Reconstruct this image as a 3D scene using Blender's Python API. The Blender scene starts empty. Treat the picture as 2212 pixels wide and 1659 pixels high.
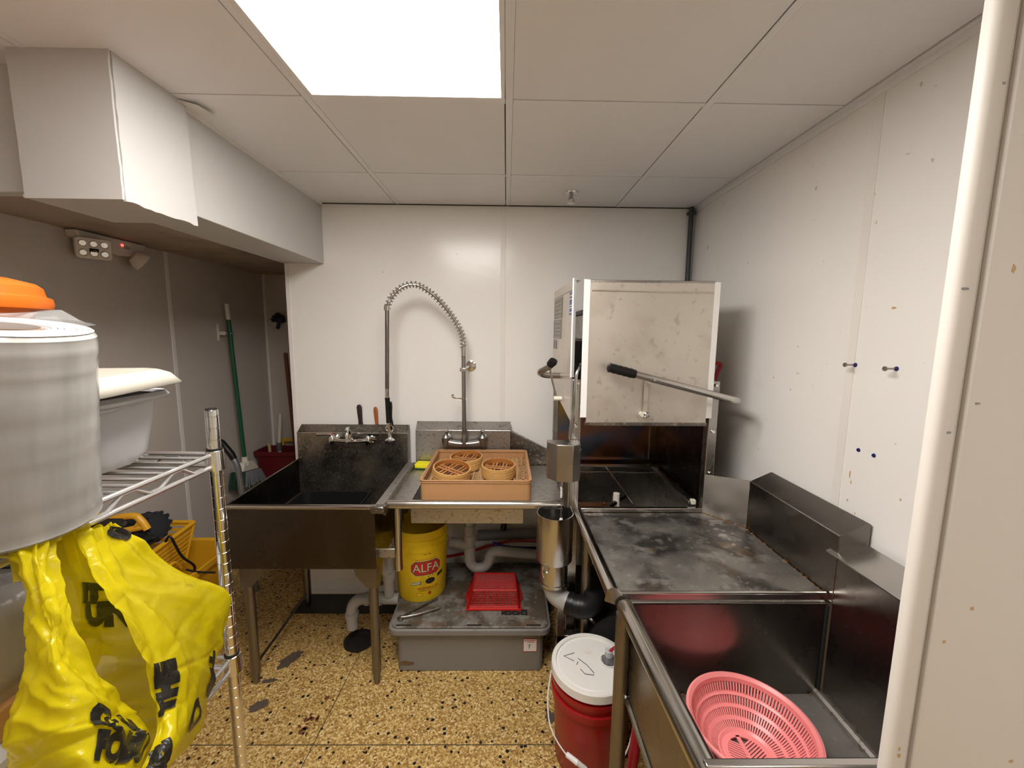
import bpy, bmesh, math, random
from mathutils import Vector, Matrix
random.seed(7)
R = math.radians
PI = math.pi
col = bpy.context.scene.collection
scene = bpy.context.scene

# ------------------------------------------------------------------ camera, world, exposure
def make_camera():
    p, y, r = R(7.26), R(.84), R(.55)
    f = Vector((math.sin(y)*math.cos(p), math.cos(y)*math.cos(p), -math.sin(p)))
    r0 = Vector((math.cos(y), -math.sin(y), 0)); u0 = r0.cross(f)
    rr = r0*math.cos(r) + u0*math.sin(r); uu = u0*math.cos(r) - r0*math.sin(r)
    m = Matrix(((rr.x, uu.x, -f.x, 0), (rr.y, uu.y, -f.y, 0), (rr.z, uu.z, -f.z, 1.63), (0, 0, 0, 1)))
    cd = bpy.data.cameras.new('camera'); cam = bpy.data.objects.new('camera', cd)
    cd.sensor_width = 36; cd.lens = 36*880/2212; cd.clip_start = .02
    cam.matrix_world = m; col.objects.link(cam); scene.camera = cam
make_camera()
w = bpy.data.worlds.new('world'); scene.world = w; w.use_nodes = True
w.node_tree.nodes['Background'].inputs[0].default_value = (.9, .85, .8, 1)
w.node_tree.nodes['Background'].inputs[1].default_value = .02
PANEL_POWER = 20.0
REAR_FILL_POWER = 8.5
PANEL_TINT = (1, .955, .905)
scene.view_settings.view_transform = 'Standard'
scene.view_settings.look = 'None'
scene.view_settings.exposure = 0.0
scene.view_settings.gamma = 1

# ------------------------------------------------------------------ materials
def pmat(name, base, rough=.5, metal=0, var=.08, vscale=6, bump=0, bscale=60, stretch=(1, 1, 1), spots=(), rvar=0,
         trans=0, sss=0, coat=0, emit=None, alpha=1, spec=.5, ior=1.45):
    """principled material; spots = [(colour, scale, lo, hi, strength)] noise-shaped blotches"""
    m = bpy.data.materials.new(name); m.use_nodes = True
    nt = m.node_tree; N = nt.nodes; L = nt.links
    b = N['Principled BSDF']
    g = N.new('ShaderNodeNewGeometry')
    mp = N.new('ShaderNodeMapping'); mp.inputs['Scale'].default_value = stretch
    L.new(g.outputs['Position'], mp.inputs['Vector'])
    def noise(sc, det=4):
        n = N.new('ShaderNodeTexNoise'); n.inputs['Scale'].default_value = sc; n.inputs['Detail'].default_value = det
        L.new(mp.outputs[0], n.inputs['Vector']); return n.outputs['Fac']
    def mixc(fac, a, bb):
        x = N.new('ShaderNodeMix'); x.data_type = 'RGBA'
        if hasattr(fac, 'links'): L.new(fac, x.inputs[0])
        else: x.inputs[0].default_value = fac
        for s, v in ((6, a), (7, bb)):
            if hasattr(v, 'links'): L.new(v, x.inputs[s])
            else: x.inputs[s].default_value = (*v[:3], 1)
        return x.outputs[2]
    c = mixc(noise(vscale), [min(1, k*(1+var)) for k in base], [k*(1-var) for k in base]) if var else None
    for (sc_col, sc, lo, hi, st) in spots:
        mr = N.new('ShaderNodeMapRange'); mr.inputs[1].default_value = lo; mr.inputs[2].default_value = hi
        mr.inputs[4].default_value = st
        L.new(noise(sc, 6), mr.inputs[0])
        c = mixc(mr.outputs[0], c if c else base, sc_col)
    if c: L.new(c, b.inputs['Base Color'])
    else: b.inputs['Base Color'].default_value = (*base, 1)
    b.inputs['Roughness'].default_value = rough; b.inputs['Metallic'].default_value = metal
    if rvar:
        mr = N.new('ShaderNodeMapRange'); mr.inputs[1].default_value = .3; mr.inputs[2].default_value = .7
        mr.inputs[3].default_value = max(.02, rough-rvar); mr.inputs[4].default_value = rough+rvar
        L.new(noise(vscale*1.7, 5), mr.inputs[0]); L.new(mr.outputs[0], b.inputs['Roughness'])
    if bump:
        bp = N.new('ShaderNodeBump'); bp.inputs['Strength'].default_value = bump; bp.inputs['Distance'].default_value = .002
        L.new(noise(bscale, 3), bp.inputs['Height']); L.new(bp.outputs[0], b.inputs['Normal'])
    b.inputs['Transmission Weight'].default_value = trans; b.inputs['IOR'].default_value = ior
    b.inputs['Coat Weight'].default_value = coat; b.inputs['Specular IOR Level'].default_value = spec
    b.inputs['Subsurface Weight'].default_value = sss
    b.inputs['Alpha'].default_value = alpha
    if emit:
        b.inputs['Emission Color'].default_value = (*emit[0], 1); b.inputs['Emission Strength'].default_value = emit[1]
    return m

def film_mat(name, base, trl=.5, rough=.2, bscale=25, bump=.4, stretch=(1, 1, 1), clear=0, var=.05, vs=9):
    """thin plastic film: diffuse + translucent + gloss (+ clear)"""
    m = pmat(name, base, rough, 0, var, vs, bump, bscale, stretch)
    nt = m.node_tree; N = nt.nodes; L = nt.links; b = N['Principled BSDF']; out = N['Material Output']
    t = N.new('ShaderNodeBsdfTranslucent'); t.inputs[0].default_value = (*base, 1)
    mx = N.new('ShaderNodeMixShader'); mx.inputs[0].default_value = trl
    L.new(b.outputs[0], mx.inputs[1]); L.new(t.outputs[0], mx.inputs[2])
    last = mx
    if clear:
        tr = N.new('ShaderNodeBsdfTransparent'); m2 = N.new('ShaderNodeMixShader'); m2.inputs[0].default_value = clear
        L.new(mx.outputs[0], m2.inputs[1]); L.new(tr.outputs[0], m2.inputs[2]); last = m2
    L.new(last.outputs[0], out.inputs[0])
    return m

def terrazzo():
    m = bpy.data.materials.new('terrazzo'); m.use_nodes = True
    nt = m.node_tree; N = nt.nodes; L = nt.links; b = N['Principled BSDF']
    g = N.new('ShaderNodeNewGeometry')
    def vor(sc, feat='F1', rnd=1):
        v = N.new('ShaderNodeTexVoronoi'); v.inputs['Scale'].default_value = sc; v.feature = feat
        v.inputs['Randomness'].default_value = rnd; L.new(g.outputs['Position'], v.inputs['Vector']); return v
    def ramp(src, stops, interp='LINEAR'):
        r = N.new('ShaderNodeValToRGB'); r.color_ramp.interpolation = interp
        e = r.color_ramp.elements
        while len(e) < len(stops): e.new(.5)
        for k, (p_, c_) in enumerate(stops): e[k].position = p_; e[k].color = (*c_, 1)
        L.new(src, r.inputs[0]); return r.outputs[0]
    def mix(f, a, c, mode='MIX'):
        x = N.new('ShaderNodeMix'); x.data_type = 'RGBA'; x.blend_type = mode
        if hasattr(f, 'links'): L.new(f, x.inputs[0])
        else: x.inputs[0].default_value = f
        for s, v in ((6, a), (7, c)):
            if hasattr(v, 'links'): L.new(v, x.inputs[s])
            else: x.inputs[s].default_value = (*v, 1)
        return x.outputs[2]
    v1 = vor(150)
    sep = N.new('ShaderNodeSeparateColor'); L.new(v1.outputs['Color'], sep.inputs[0])
    chips = ramp(sep.outputs[0], [(0, (.24, .125, .035)), (.3, (.40, .24, .07)), (.6, (.54, .35, .11)), (.85, (.68, .49, .20)), (1, (.76, .62, .34))])
    # black chips
    v2 = vor(52)
    sep2 = N.new('ShaderNodeSeparateColor'); L.new(v2.outputs['Color'], sep2.inputs[0])
    pick = N.new('ShaderNodeMath'); pick.operation = 'GREATER_THAN'; pick.inputs[1].default_value = .66; L.new(sep2.outputs[1], pick.inputs[0])
    sz = N.new('ShaderNodeMath'); sz.operation = 'LESS_THAN'; L.new(v2.outputs['Distance'], sz.inputs[0])
    sm = N.new('ShaderNodeMath'); sm.operation = 'MULTIPLY'; sm.inputs[1].default_value = .38; L.new(sep2.outputs[2], sm.inputs[0]); L.new(sm.outputs[0], sz.inputs[1])
    both = N.new('ShaderNodeMath'); both.operation = 'MULTIPLY'; L.new(pick.outputs[0], both.inputs[0]); L.new(sz.outputs[0], both.inputs[1])
    c = mix(both.outputs[0], chips, (.012, .010, .008))
    # grime with a shape of its own
    n = N.new('ShaderNodeTexNoise'); n.inputs['Scale'].default_value = 3.2; n.inputs['Detail'].default_value = 7; L.new(g.outputs['Position'], n.inputs['Vector'])
    gr = ramp(n.outputs['Fac'], [(.52, (0, 0, 0)), (.78, (1, 1, 1))])
    sp = N.new('ShaderNodeSeparateColor'); L.new(gr, sp.inputs[0])
    gm = N.new('ShaderNodeMath'); gm.operation = 'MULTIPLY'; gm.inputs[1].default_value = .35; L.new(sp.outputs[0], gm.inputs[0])
    c = mix(gm.outputs[0], c, (.14, .075, .035))
    L.new(c, b.inputs['Base Color']); b.inputs['Roughness'].default_value = .45
    return m

def rainbow_steel():
    m = pmat('heat_tinted_steel', (.35, .28, .22), .22, 1, .1, 4)
    nt = m.node_tree; N = nt.nodes; L = nt.links; b = N['Principled BSDF']
    g = N.new('ShaderNodeNewGeometry'); n = N.new('ShaderNodeTexNoise'); n.inputs['Scale'].default_value = 3.5; n.inputs['Detail'].default_value = 1
    L.new(g.outputs['Position'], n.inputs['Vector'])
    r = N.new('ShaderNodeValToRGB'); e = r.color_ramp.elements
    stops = [(.30, (.20, .13, .05)), (.42, (.32, .22, .06)), (.50, (.12, .15, .22)), (.56, (.30, .14, .10)), (.64, (.34, .17, .06)), (.75, (.16, .11, .07))]
    while len(e) < len(stops): e.new(.5)
    for k, (p_, c_) in enumerate(stops): e[k].position = p_; e[k].color = (*c_, 1)
    L.new(n.outputs['Fac'], r.inputs[0]); L.new(r.outputs[0], b.inputs['Base Color'])
    return m

M = {}
M['wall'] = pmat('white_wall_panel', (.85, .83, .80), .22, 0, .02, 2, .25, 28, spots=[((.45, .30, .16), 38, .735, .76, .55)])
M['wall_r'] = pmat('white_wall_panel_worn', (.85, .83, .80), .26, 0, .03, 2, .25, 28,
                   spots=[((.48, .33, .16), 30, .715, .74, .6), ((.62, .50, .36), 4, .66, .8, .35)])
M['wall_dim'] = pmat('alcove_wall_panel', (.56, .51, .465), .4, 0, .06, 2, .2, 20)  # white panel again, the alcove's dim light put into a darker colour
M['trim'] = pmat('white_vinyl_trim', (.80, .77, .73), .3, 0, .02, 3)
M['jamb'] = pmat('cream_painted_jamb', (.74, .70, .65), .45, 0, .03, 3, spots=[((.55, .40, .22), 14, .74, .78, .5)])
M['tile'] = pmat('ceiling_tile_board', (.86, .86, .875), .6, 0, .03, 3, .3, 220)
M['tbar'] = pmat('ceiling_grid_metal', (.86, .86, .875), .45, 0, .03, 3)
M['gap'] = pmat('ceiling_shadow_void', (.04, .035, .03), .9, 0, 0)
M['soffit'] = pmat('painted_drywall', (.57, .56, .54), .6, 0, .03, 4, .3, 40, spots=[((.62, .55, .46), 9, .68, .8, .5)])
M['alc_ceil'] = pmat('stained_alcove_ceiling', (.42, .34, .28), .8, 0, .15, 5, spots=[((.24, .18, .14), 4, .5, .7, .6)])  # brown base with darker noise blotches
M['floor'] = terrazzo()
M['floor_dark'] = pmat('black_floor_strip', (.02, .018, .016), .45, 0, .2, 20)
M['led'] = pmat('led_diffuser', (.9, .9, .9), .5, 0, 0, emit=(PANEL_TINT, PANEL_POWER))
M['led_rear'] = pmat('led_diffuser_rear', (.9, .9, .9), .5, 0, 0, emit=(PANEL_TINT, REAR_FILL_POWER))
M['steel'] = pmat('brushed_stainless', (.42, .40, .375), .27, 1, .10, 5, .08, 160, (1, 1, 1), rvar=.07)
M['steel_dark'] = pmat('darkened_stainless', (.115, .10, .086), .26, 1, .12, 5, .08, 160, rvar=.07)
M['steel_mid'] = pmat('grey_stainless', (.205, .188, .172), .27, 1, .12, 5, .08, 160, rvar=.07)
M['basin'] = pmat('basin_floor_steel', (.36, .34, .315), .36, .7, .12, 8, .15, 110, spots=[((.10, .08, .06), 6, .54, .66, .6), ((.55, .50, .44), 40, .60, .68, .4)], rvar=.08)
M['steel_clean'] = pmat('bright_stainless', (.55, .53, .505), .24, 1, .07, 5, .06, 160, rvar=.05)
M['steel_hood'] = pmat('dull_stainless_hood', (.66, .61, .545), .38, .75, .06, 5, .1, 90, spots=[((.36, .30, .235), 30, .61, .69, .45), ((.50, .44, .36), 6, .55, .66, .4)], rvar=.06)
M['steel_dirty'] = pmat('scaled_stainless', (.20, .182, .160), .33, .9, .15, 7, .2, 90,
                        spots=[((.06, .05, .04), 9, .52, .62, .6), ((.40, .33, .25), 5, .52, .62, .45), ((.62, .54, .42), 85, .55, .66, .5)], rvar=.1)
M['steel_spot'] = pmat('water_spotted_stainless', (.45, .43, .405), .36, .9, .08, 7, .15, 110,
                       spots=[((.22, .15, .09), 60, .58, .64, .6), ((.75, .70, .60), 90, .62, .70, .5)], rvar=.06)
M['table_top'] = pmat('worn_wet_table_top', (.36, .34, .31), .33, .75, .18, 5, .35, 40,
                      spots=[((.055, .05, .048), 4.5, .46, .56, .85), ((.55, .53, .49), 15, .55, .64, .55), ((.70, .64, .52), 48, .60, .68, .4), ((.30, .18, .08), 9, .60, .70, .45)], rvar=.14)
M['rust'] = pmat('brown_grime', (.16, .09, .04), .8, 0, .4, 60, .8, 120)
M['tube'] = pmat('polished_tube', (.55, .53, .50), .20, 1, .06, 6, rvar=.05)
M['leg'] = pmat('brown_stained_leg', (.235, .215, .195), .36, 1, .15, 9, rvar=.1)
M['chrome'] = pmat('chrome', (.78, .77, .75), .08, 1, .02, 6)
M['chrome_wire'] = pmat('chrome_wire', (.84, .84, .85), .2, .85, .05, 12)
M['faucet'] = pmat('satin_cast_metal', (.38, .37, .36), .34, 1, .08, 12)
M['black'] = pmat('black_plastic', (.010, .0095, .0095), .35, 0, .1, 12, spec=.3)
M['rubber'] = pmat('black_rubber', (.010, .010, .011), .38, 0, .1, 12, spec=.25)
M['black_dull'] = pmat('black_grime', (.012, .011, .010), .75, 0, .2, 12)
M['white_pl'] = pmat('white_plastic', (.78, .76, .72), .35, 0, .03, 8, spots=[((.60, .42, .20), 11, .66, .76, .55)])
M['white_clean'] = pmat('white_plastic_clean', (.82, .81, .80), .3, 0, .02, 8)
M['strip'] = pmat('white_edge_strip', (.88, .87, .86), .35, 0, .01, 8)
M['pvc'] = pmat('grey_white_pvc', (.36, .35, .335), .4, 0, .12, 8, spots=[((.20, .16, .12), 9, .62, .75, .6)])
M['pvc_dark'] = pmat('grey_drain_pipe', (.22, .215, .21), .5, 0, .15, 8)
M['trap'] = pmat('grey_plastic_tank', (.21, .20, .185), .5, 0, .08, 5, .1, 60, spots=[((.07, .055, .04), 5, .56, .68, .5)])
M['trap_lid'] = pmat('grimy_tank_lid', (.20, .19, .17), .5, 0, .12, 8, .5, 70,
                     spots=[((.065, .048, .032), 8, .43, .56, .85), ((.42, .38, .33), 45, .57, .68, .35), ((.12, .065, .03), 26, .53, .62, .7)])
M['red'] = pmat('red_plastic', (.34, .008, .010), .3, 0, .08, 6)
M['red_basket'] = pmat('red_basket_plastic', (.52, .015, .012), .35, 0, .05, 6)
M['dark_red'] = pmat('dark_red_plastic', (.12, .010, .014), .4, 0, .08, 6)
M['red_hose'] = pmat('red_rubber_hose', (.42, .02, .03), .35, 0, .06, 10)
M['blue_pex'] = pmat('blue_tube', (.02, .03, .20), .35, 0, .05, 10)
M['red_pex'] = pmat('red_tube', (.32, .015, .015), .35, 0, .05, 10)
M['yellow_bucket'] = pmat('yellow_pail_plastic', (.80, .55, .012), .35, 0, .06, 5, spots=[((.40, .26, .02), 9, .60, .74, .45)])
M['mop_yellow'] = pmat('mop_bucket_yellow', (.72, .37, .015), .4, 0, .08, 5)
M['yellow_tool'] = pmat('yellow_tool_plastic', (.75, .45, .03), .4, 0, .06, 5)
M['sponge'] = pmat('yellow_sponge', (.88, .80, .02), .85, 0, .08, 40, .8, 150)
M['scour'] = pmat('green_scour_pad', (.04, .12, .05), .95, 0, .2, 60)
M['bamboo'] = pmat('bamboo_band', (.62, .36, .12), .42, 0, .16, 14, .2, 60, (1, 1, 12))
M['bamboo_in'] = pmat('bamboo_inside', (.42, .16, .04), .4, 0, .25, 18, .2, 60)
M['bamboo_slat'] = pmat('bamboo_slat', (.40, .17, .05), .45, 0, .35, 22)
M['bamboo_dark'] = pmat('soaked_bamboo_slat', (.12, .05, .02), .4, 0, .3, 22)
M['rack'] = pmat('tan_rack_plastic', (.47, .25, .11), .42, 0, .06, 6)
M['rack_in'] = pmat('tan_rack_pegs', (.52, .31, .15), .45, 0, .06, 6)
M['pink'] = pmat('pink_plastic', (.88, .28, .28), .32, 0, .03, 6, sss=0)
M['orange'] = pmat('orange_plastic', (.56, .115, .006), .4, 0, .04, 6)
M['tub_grey'] = pmat('pale_grey_blue_tub', (.52, .53, .56), .38, 0, .03, 6)
M['beige'] = pmat('beige_plastic_lid', (.37, .345, .295), .4, 0, .03, 6)
M['green'] = pmat('green_enamel_handle', (.01, .10, .045), .3, 0, .05, 6)
M['dgreen'] = pmat('dark_green_bristle', (.012, .06, .03), .7, 0, .2, 60)
M['bristle'] = pmat('grey_bristle', (.24, .26, .28), .7, 0, .3, 90, .8, 300, (8, 8, 1))
M['cream'] = pmat('cream_plastic', (.72, .68, .60), .4, 0, .04, 8)
M['grey_tube'] = pmat('grey_metal_tube', (.24, .25, .27), .35, .6, .05, 8)
M['brownwood'] = pmat('brown_wood', (.16, .055, .03), .45, 0, .2, 20, stretch=(4, 4, .6))
M['palewood'] = pmat('pale_wood', (.50, .36, .20), .5, 0, .15, 20)
M['knife_wood'] = pmat('orange_brown_wood', (.36, .11, .03), .45, 0, .2, 26)
M['knife_dark'] = pmat('dark_brown_handle', (.035, .018, .014), .35, 0, .1, 20)
M['mop'] = pmat('black_mop_strands', (.018, .019, .024), .9, 0, .4, 80, 1, 200)
M['glove'] = pmat('dark_blue_glove', (.02, .025, .045), .6, 0, .15, 20)
M['card'] = pmat('brown_cardboard', (.42, .22, .07), .8, 0, .08, 8)
M['roll'] = film_mat('stacked_clear_film', (.42, .41, .39), .18, .13, 26, .5, (1, 1, .06), var=.40, vs=34)  # vertical highlight streaks put into the colour by stretched noise
M['roll_top'] = pmat('film_roll_end', (.46, .455, .44), .4, 0, .03, 30)
M['core'] = pmat('brown_card_core', (.24, .13, .07), .8, 0, .1, 12)
M['film'] = film_mat('loose_clear_film', (.82, .82, .82), .2, .05, 30, .8, clear=.88)
M['wrap'] = film_mat('crinkled_clear_wrap', (.46, .44, .43), .15, .14, 22, 1.0, (1, 4, 1), clear=.45, var=.25)
M['wrap_in'] = pmat('wrapped_goods', (.30, .25, .24), .6, 0, .4, 7, stretch=(1, 3, 2), spots=[((.50, .28, .05), 6, .58, .68, .9), ((.10, .08, .09), 9, .56, .64, .8)])
M['clearbox'] = film_mat('clear_plastic_box', (.80, .82, .84), .25, .15, 20, .2, clear=.35)
M['bag'] = film_mat('yellow_bag_film', (.70, .585, .008), .50, .2, 90, .6, clear=.10, var=.05)
M['print'] = pmat('black_print', (.012, .011, .008), .35, 0, .1, 20)
M['dark_steel'] = pmat('dark_wet_steel', (.12, .10, .085), .25, 1, .2, 6, rvar=.08)
M['copper'] = pmat('copper_tint_steel', (.42, .22, .09), .3, 1, .1, 6)
M['conduit'] = pmat('dark_grey_conduit', (.055, .06, .065), .45, .2, .1, 10)
M['led_red'] = pmat('red_indicator', (.8, .02, .02), .4, 0, 0, emit=((1, .05, .04), 6))
M['emer'] = pmat('emergency_unit_plastic', (.66, .60, .54), .45, 0, .04, 8)
M['blue_dot'] = pmat('blue_wall_plug', (.01, .012, .12), .5, 0, 0)
M['screw'] = pmat('steel_screw', (.30, .27, .24), .35, 1, .1, 20)
M['paper'] = pmat('white_label', (.80, .77, .74), .5, 0, .02, 20)
M['lab_red'] = pmat('label_red', (.48, .03, .02), .45, 0, .02, 20)
M['lab_green'] = pmat('label_dark_green', (.03, .06, .03), .45, 0, .02, 20)
M['lab_cream'] = pmat('label_cream', (.62, .60, .42), .45, 0, .02, 20)
M['lab_black'] = pmat('label_black', (.02, .015, .012), .45, 0, .02, 20)
M['lab_blue'] = pmat('label_blue', (.05, .08, .24), .4, 0, .02, 20)
M['lab_grey'] = pmat('label_grey', (.24, .22, .20), .45, 0, .25, 90, stretch=(1, 1, 6))
M['stain'] = pmat('floor_patch', (.10, .075, .055), .6, 0, .3, 60)
M['stain_red'] = pmat('rusty_floor_stain', (.14, .05, .02), .6, 0, .3, 60)
M['tinted'] = rainbow_steel()

# ------------------------------------------------------------------ geometry helpers
class MB:
    def __init__(s): s.v = []; s.f = []
    def add(s, v, f):
        o = len(s.v); s.v += [tuple(map(float, p)) for p in v]; s.f += [tuple(i+o for i in q) for q in f]; return s
    def box(s, x0, x1, y0, y1, z0, z1):
        v = [(x, y, z) for z in (z0, z1) for y in (y0, y1) for x in (x0, x1)]
        return s.add(v, [(0, 2, 3, 1), (4, 5, 7, 6), (0, 1, 5, 4), (2, 6, 7, 3), (0, 4, 6, 2), (1, 3, 7, 5)])
    def frustum(s, bot, top):
        """hexahedron from 4 bottom and 4 top points (same winding)"""
        return s.add(list(bot)+list(top), [(3, 2, 1, 0), (4, 5, 6, 7), (0, 1, 5, 4), (1, 2, 6, 5), (2, 3, 7, 6), (3, 0, 4, 7)])
    def prism(s, poly, d):
        """planar polygon (3d points) extruded by vector d"""
        d = Vector(d); n = len(poly); a = [Vector(p) for p in poly]
        return s.add(a+[p+d for p in a], [tuple(range(n))[::-1], tuple(range(n, 2*n))]+[(i, (i+1) % n, n+(i+1) % n, n+i) for i in range(n)])
    def sheet(s, poly, t=.0015):
        a = [Vector(p) for p in poly]; n = (a[1]-a[0]).cross(a[2]-a[1]).normalized()
        return s.prism([p-n*t/2 for p in a], n*t)
    def tube(s, pts, r, seg=12, closed=False, caps=True):
        P = [Vector(p) for p in pts]; n = len(P)
        rs = r if isinstance(r, (list, tuple)) else [r]*n
        T = []
        for i in range(n):
            a = P[(i-1) % n] if (closed or i > 0) else P[i]
            b = P[(i+1) % n] if (closed or i < n-1) else P[i]
            T.append((b-a).normalized())
        up = Vector((0, 0, 1)) if abs(T[0].z) < .9 else Vector((1, 0, 0))
        u = T[0].cross(up).normalized()
        v = []
        for i in range(n):
            u = (u - T[i]*u.dot(T[i])).normalized(); w_ = T[i].cross(u)
            for k in range(seg):
                a = 2*PI*k/seg; v.append(P[i]+(u*math.cos(a)+w_*math.sin(a))*rs[i])
        f = []
        for i in range(n if closed else n-1):
            j = (i+1) % n
            for k in range(seg):
                k2 = (k+1) % seg; f.append((i*seg+k, j*seg+k, j*seg+k2, i*seg+k2))
        if caps and not closed: f += [tuple(range(seg)), tuple(range((n-1)*seg, n*seg))[::-1]]
        return s.add(v, f)
    def lathe(s, prof, c=(0, 0, 0), seg=32, mat=None, close=False, sx=1, sy=1):
        c = Vector(c); v = []; n = len(prof)
        for r, z in prof:
            for k in range(seg):
                a = 2*PI*k/seg; p = Vector((r*math.cos(a)*sx, r*math.sin(a)*sy, z))
                if mat: p = mat @ p
                v.append(p+c)
        f = []
        for i in range(n if close else n-1):
            j = (i+1) % n
            for k in range(seg):
                k2 = (k+1) % seg; f.append((i*seg+k, i*seg+k2, j*seg+k2, j*seg+k))
        if not close: f += [tuple(range(seg))[::-1], tuple(range((n-1)*seg, n*seg))]
        return s.add(v, f)
    def grid(s, rows, closed_u=False, thick=0):
        n = len(rows); m_ = len(rows[0]); v = [p for r_ in rows for p in r_]
        f = []
        for i in range(n-1):
            for j in range(m_ if closed_u else m_-1):
                j2 = (j+1) % m_; f.append((i*m_+j, i*m_+j2, (i+1)*m_+j2, (i+1)*m_+j))
        return s.add(v, f)
    def rrect(s, x0, x1, y0, y1, z0, z1, rad, seg=5):
        return s.prism(rrpoly(x0, x1, y0, y1, z0, rad, seg), (0, 0, z1-z0))
    def build(s, name, mat, parent=None, ang=35, bevel=0, seg=2, mod=None, kind=None, label=None, fix=True):
        me = bpy.data.meshes.new(name); me.from_pydata(s.v, [], s.f); me.update()
        if fix:
            bm = bmesh.new(); bm.from_mesh(me); bmesh.ops.recalc_face_normals(bm, faces=bm.faces); bm.to_mesh(me); bm.free()
        if ang:
            for p in me.polygons: p.use_smooth = True
            me.set_sharp_from_angle(angle=R(ang))
        me.materials.append(M[mat] if isinstance(mat, str) else mat)
        o = bpy.data.objects.new(name, me); col.objects.link(o)
        if parent: attach(o, parent)
        if bevel:
            b = o.modifiers.new('bevel', 'BEVEL'); b.width = bevel; b.segments = seg; b.limit_method = 'ANGLE'; b.angle_limit = R(40)
        if kind: o['kind'] = kind
        if label: o['label'] = label
        return o

def rrpoly(x0, x1, y0, y1, z, rad, seg=5):
    pts = []
    for cx_, cy_, a0 in ((x1-rad, y1-rad, 0), (x0+rad, y1-rad, 90), (x0+rad, y0+rad, 180), (x1-rad, y0+rad, 270)):
        for k in range(seg+1):
            a = R(a0+90*k/seg); pts.append((cx_+rad*math.cos(a), cy_+rad*math.sin(a), z))
    return pts
ROOTLOC = {}
def attach(o, parent):
    o.parent = parent
    if parent.name in ROOTLOC: o.matrix_parent_inverse = Matrix.Translation(-ROOTLOC[parent.name])
def thing(name, label, cat, loc, group=None):
    e = bpy.data.objects.new(name, None); e.empty_display_size = .05; col.objects.link(e)
    e.location = loc; ROOTLOC[e.name] = Vector(loc); e['label'] = label; e['category'] = cat
    if group: e['group'] = group
    return e
def tag(o, label, cat, group=None):
    o['label'] = label; o['category'] = cat
    if group: o['group'] = group
    return o
def struct(o, label=None):
    o['kind'] = 'structure'
    if label: o['label'] = label
    return o
def inst(src, off, parent=None):
    o = src.copy(); col.objects.link(o); o.location = Vector(src.location)+Vector(off)
    return o
def arc(c, r, a0, a1, n, ax=(1, 0, 0), ay=(0, 0, 1)):
    c = Vector(c); ax = Vector(ax); ay = Vector(ay)
    return [c+ax*r*math.cos(R(a0+(a1-a0)*k/n))+ay*r*math.sin(R(a0+(a1-a0)*k/n)) for k in range(n+1)]
def cr(P, n):
    """catmull-rom through vectors, n samples per span"""
    P = [Vector(p) for p in P]; out = []
    for i in range(len(P)-1):
        p0 = P[max(i-1, 0)]; p1 = P[i]; p2 = P[i+1]; p3 = P[min(i+2, len(P)-1)]
        for k in range(n):
            t = k/n
            out.append(.5*((2*p1)+(p2-p0)*t+(2*p0-5*p1+4*p2-p3)*t*t+(3*p1-p0-3*p2+p3)*t**3))
    out.append(P[-1]); return out
def text_faces(string, size, bold=0, cut=None):
    """flat text as (verts 2d, faces), centred"""
    cu = bpy.data.curves.new('t', 'FONT'); cu.body = string; cu.size = size; cu.offset = bold
    cu.align_x = 'CENTER'; cu.align_y = 'CENTER'; cu.resolution_u = 4
    ob = bpy.data.objects.new('t', cu); me = bpy.data.meshes.new_from_object(ob)
    bm = bmesh.new(); bm.from_mesh(me)
    if cut:
        for ax in (0, 1):
            lo = min([v.co[ax] for v in bm.verts], default=0); hi = max([v.co[ax] for v in bm.verts], default=0)
            x = math.floor(lo/cut)*cut
            while x < hi:
                no = Vector((1, 0, 0)) if ax == 0 else Vector((0, 1, 0))
                bmesh.ops.bisect_plane(bm, geom=bm.verts[:]+bm.edges[:]+bm.faces[:], plane_co=no*x, plane_no=no); x += cut
    bmesh.ops.triangulate(bm, faces=bm.faces)
    v = [(a.co.x, a.co.y) for a in bm.verts]; bm.verts.index_update()
    f = [tuple(a.index for a in q.verts) for q in bm.faces]
    bm.free(); bpy.data.objects.remove(ob); bpy.data.curves.remove(cu); bpy.data.meshes.remove(me)
    return v, f
def text_on(string, size, fn, name, mat, parent, bold=0, cut=None):
    v, f = text_faces(string, size, bold, cut)
    if not f: return None
    b = MB(); b.add([fn(x, y) for x, y in v], f)
    return b.build(name, mat, parent, ang=0, fix=False)

# ================================================================== STRUCTURE
YB = 2.365; XR = 1.05; ZC = 2.325; XL = -1.9; YA = 3.28
fl = struct(MB().box(-2.0, 2.1, -2.7, 3.4, -.1, 0).build('floor', 'floor', ang=0), 'tan terrazzo floor with black chips')
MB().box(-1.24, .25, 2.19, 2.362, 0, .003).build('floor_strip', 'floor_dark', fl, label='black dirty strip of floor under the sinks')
st = MB()
for a, b in (((-1.9, 1.4345), (.60, 1.4245)),): st.sheet([(a[0], a[1]-.0012, .0006), (b[0], b[1]-.0012, .0006), (b[0], b[1]+.0012, .0006), (a[0], a[1]+.0012, .0006)], .0012)
st.build('divider_strip', 'gap', fl, ang=0)
MB().sheet([(-.7735, 1.0, .0006), (-.7710, 1.0, .0006), (-.7200, 2.18, .0006), (-.7225, 2.18, .0006)], .0012).build('divider_strip', 'gap', fl, ang=0)
def blotch(name, cx_, cy_, rx, ry, rot, mat, parent, n=22):
    b = MB(); pts = []
    for k in range(n):
        a = 2*PI*k/n; q = 1+random.uniform(-.22, .22)
        x, y = rx*q*math.cos(a), ry*q*math.sin(a)
        pts.append((cx_+x*math.cos(rot)-y*math.sin(rot), cy_+x*math.sin(rot)+y*math.cos(rot), .0003))
    b.prism(pts, (0, 0, .0008)); return b.build(name, mat, parent, ang=0)
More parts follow.
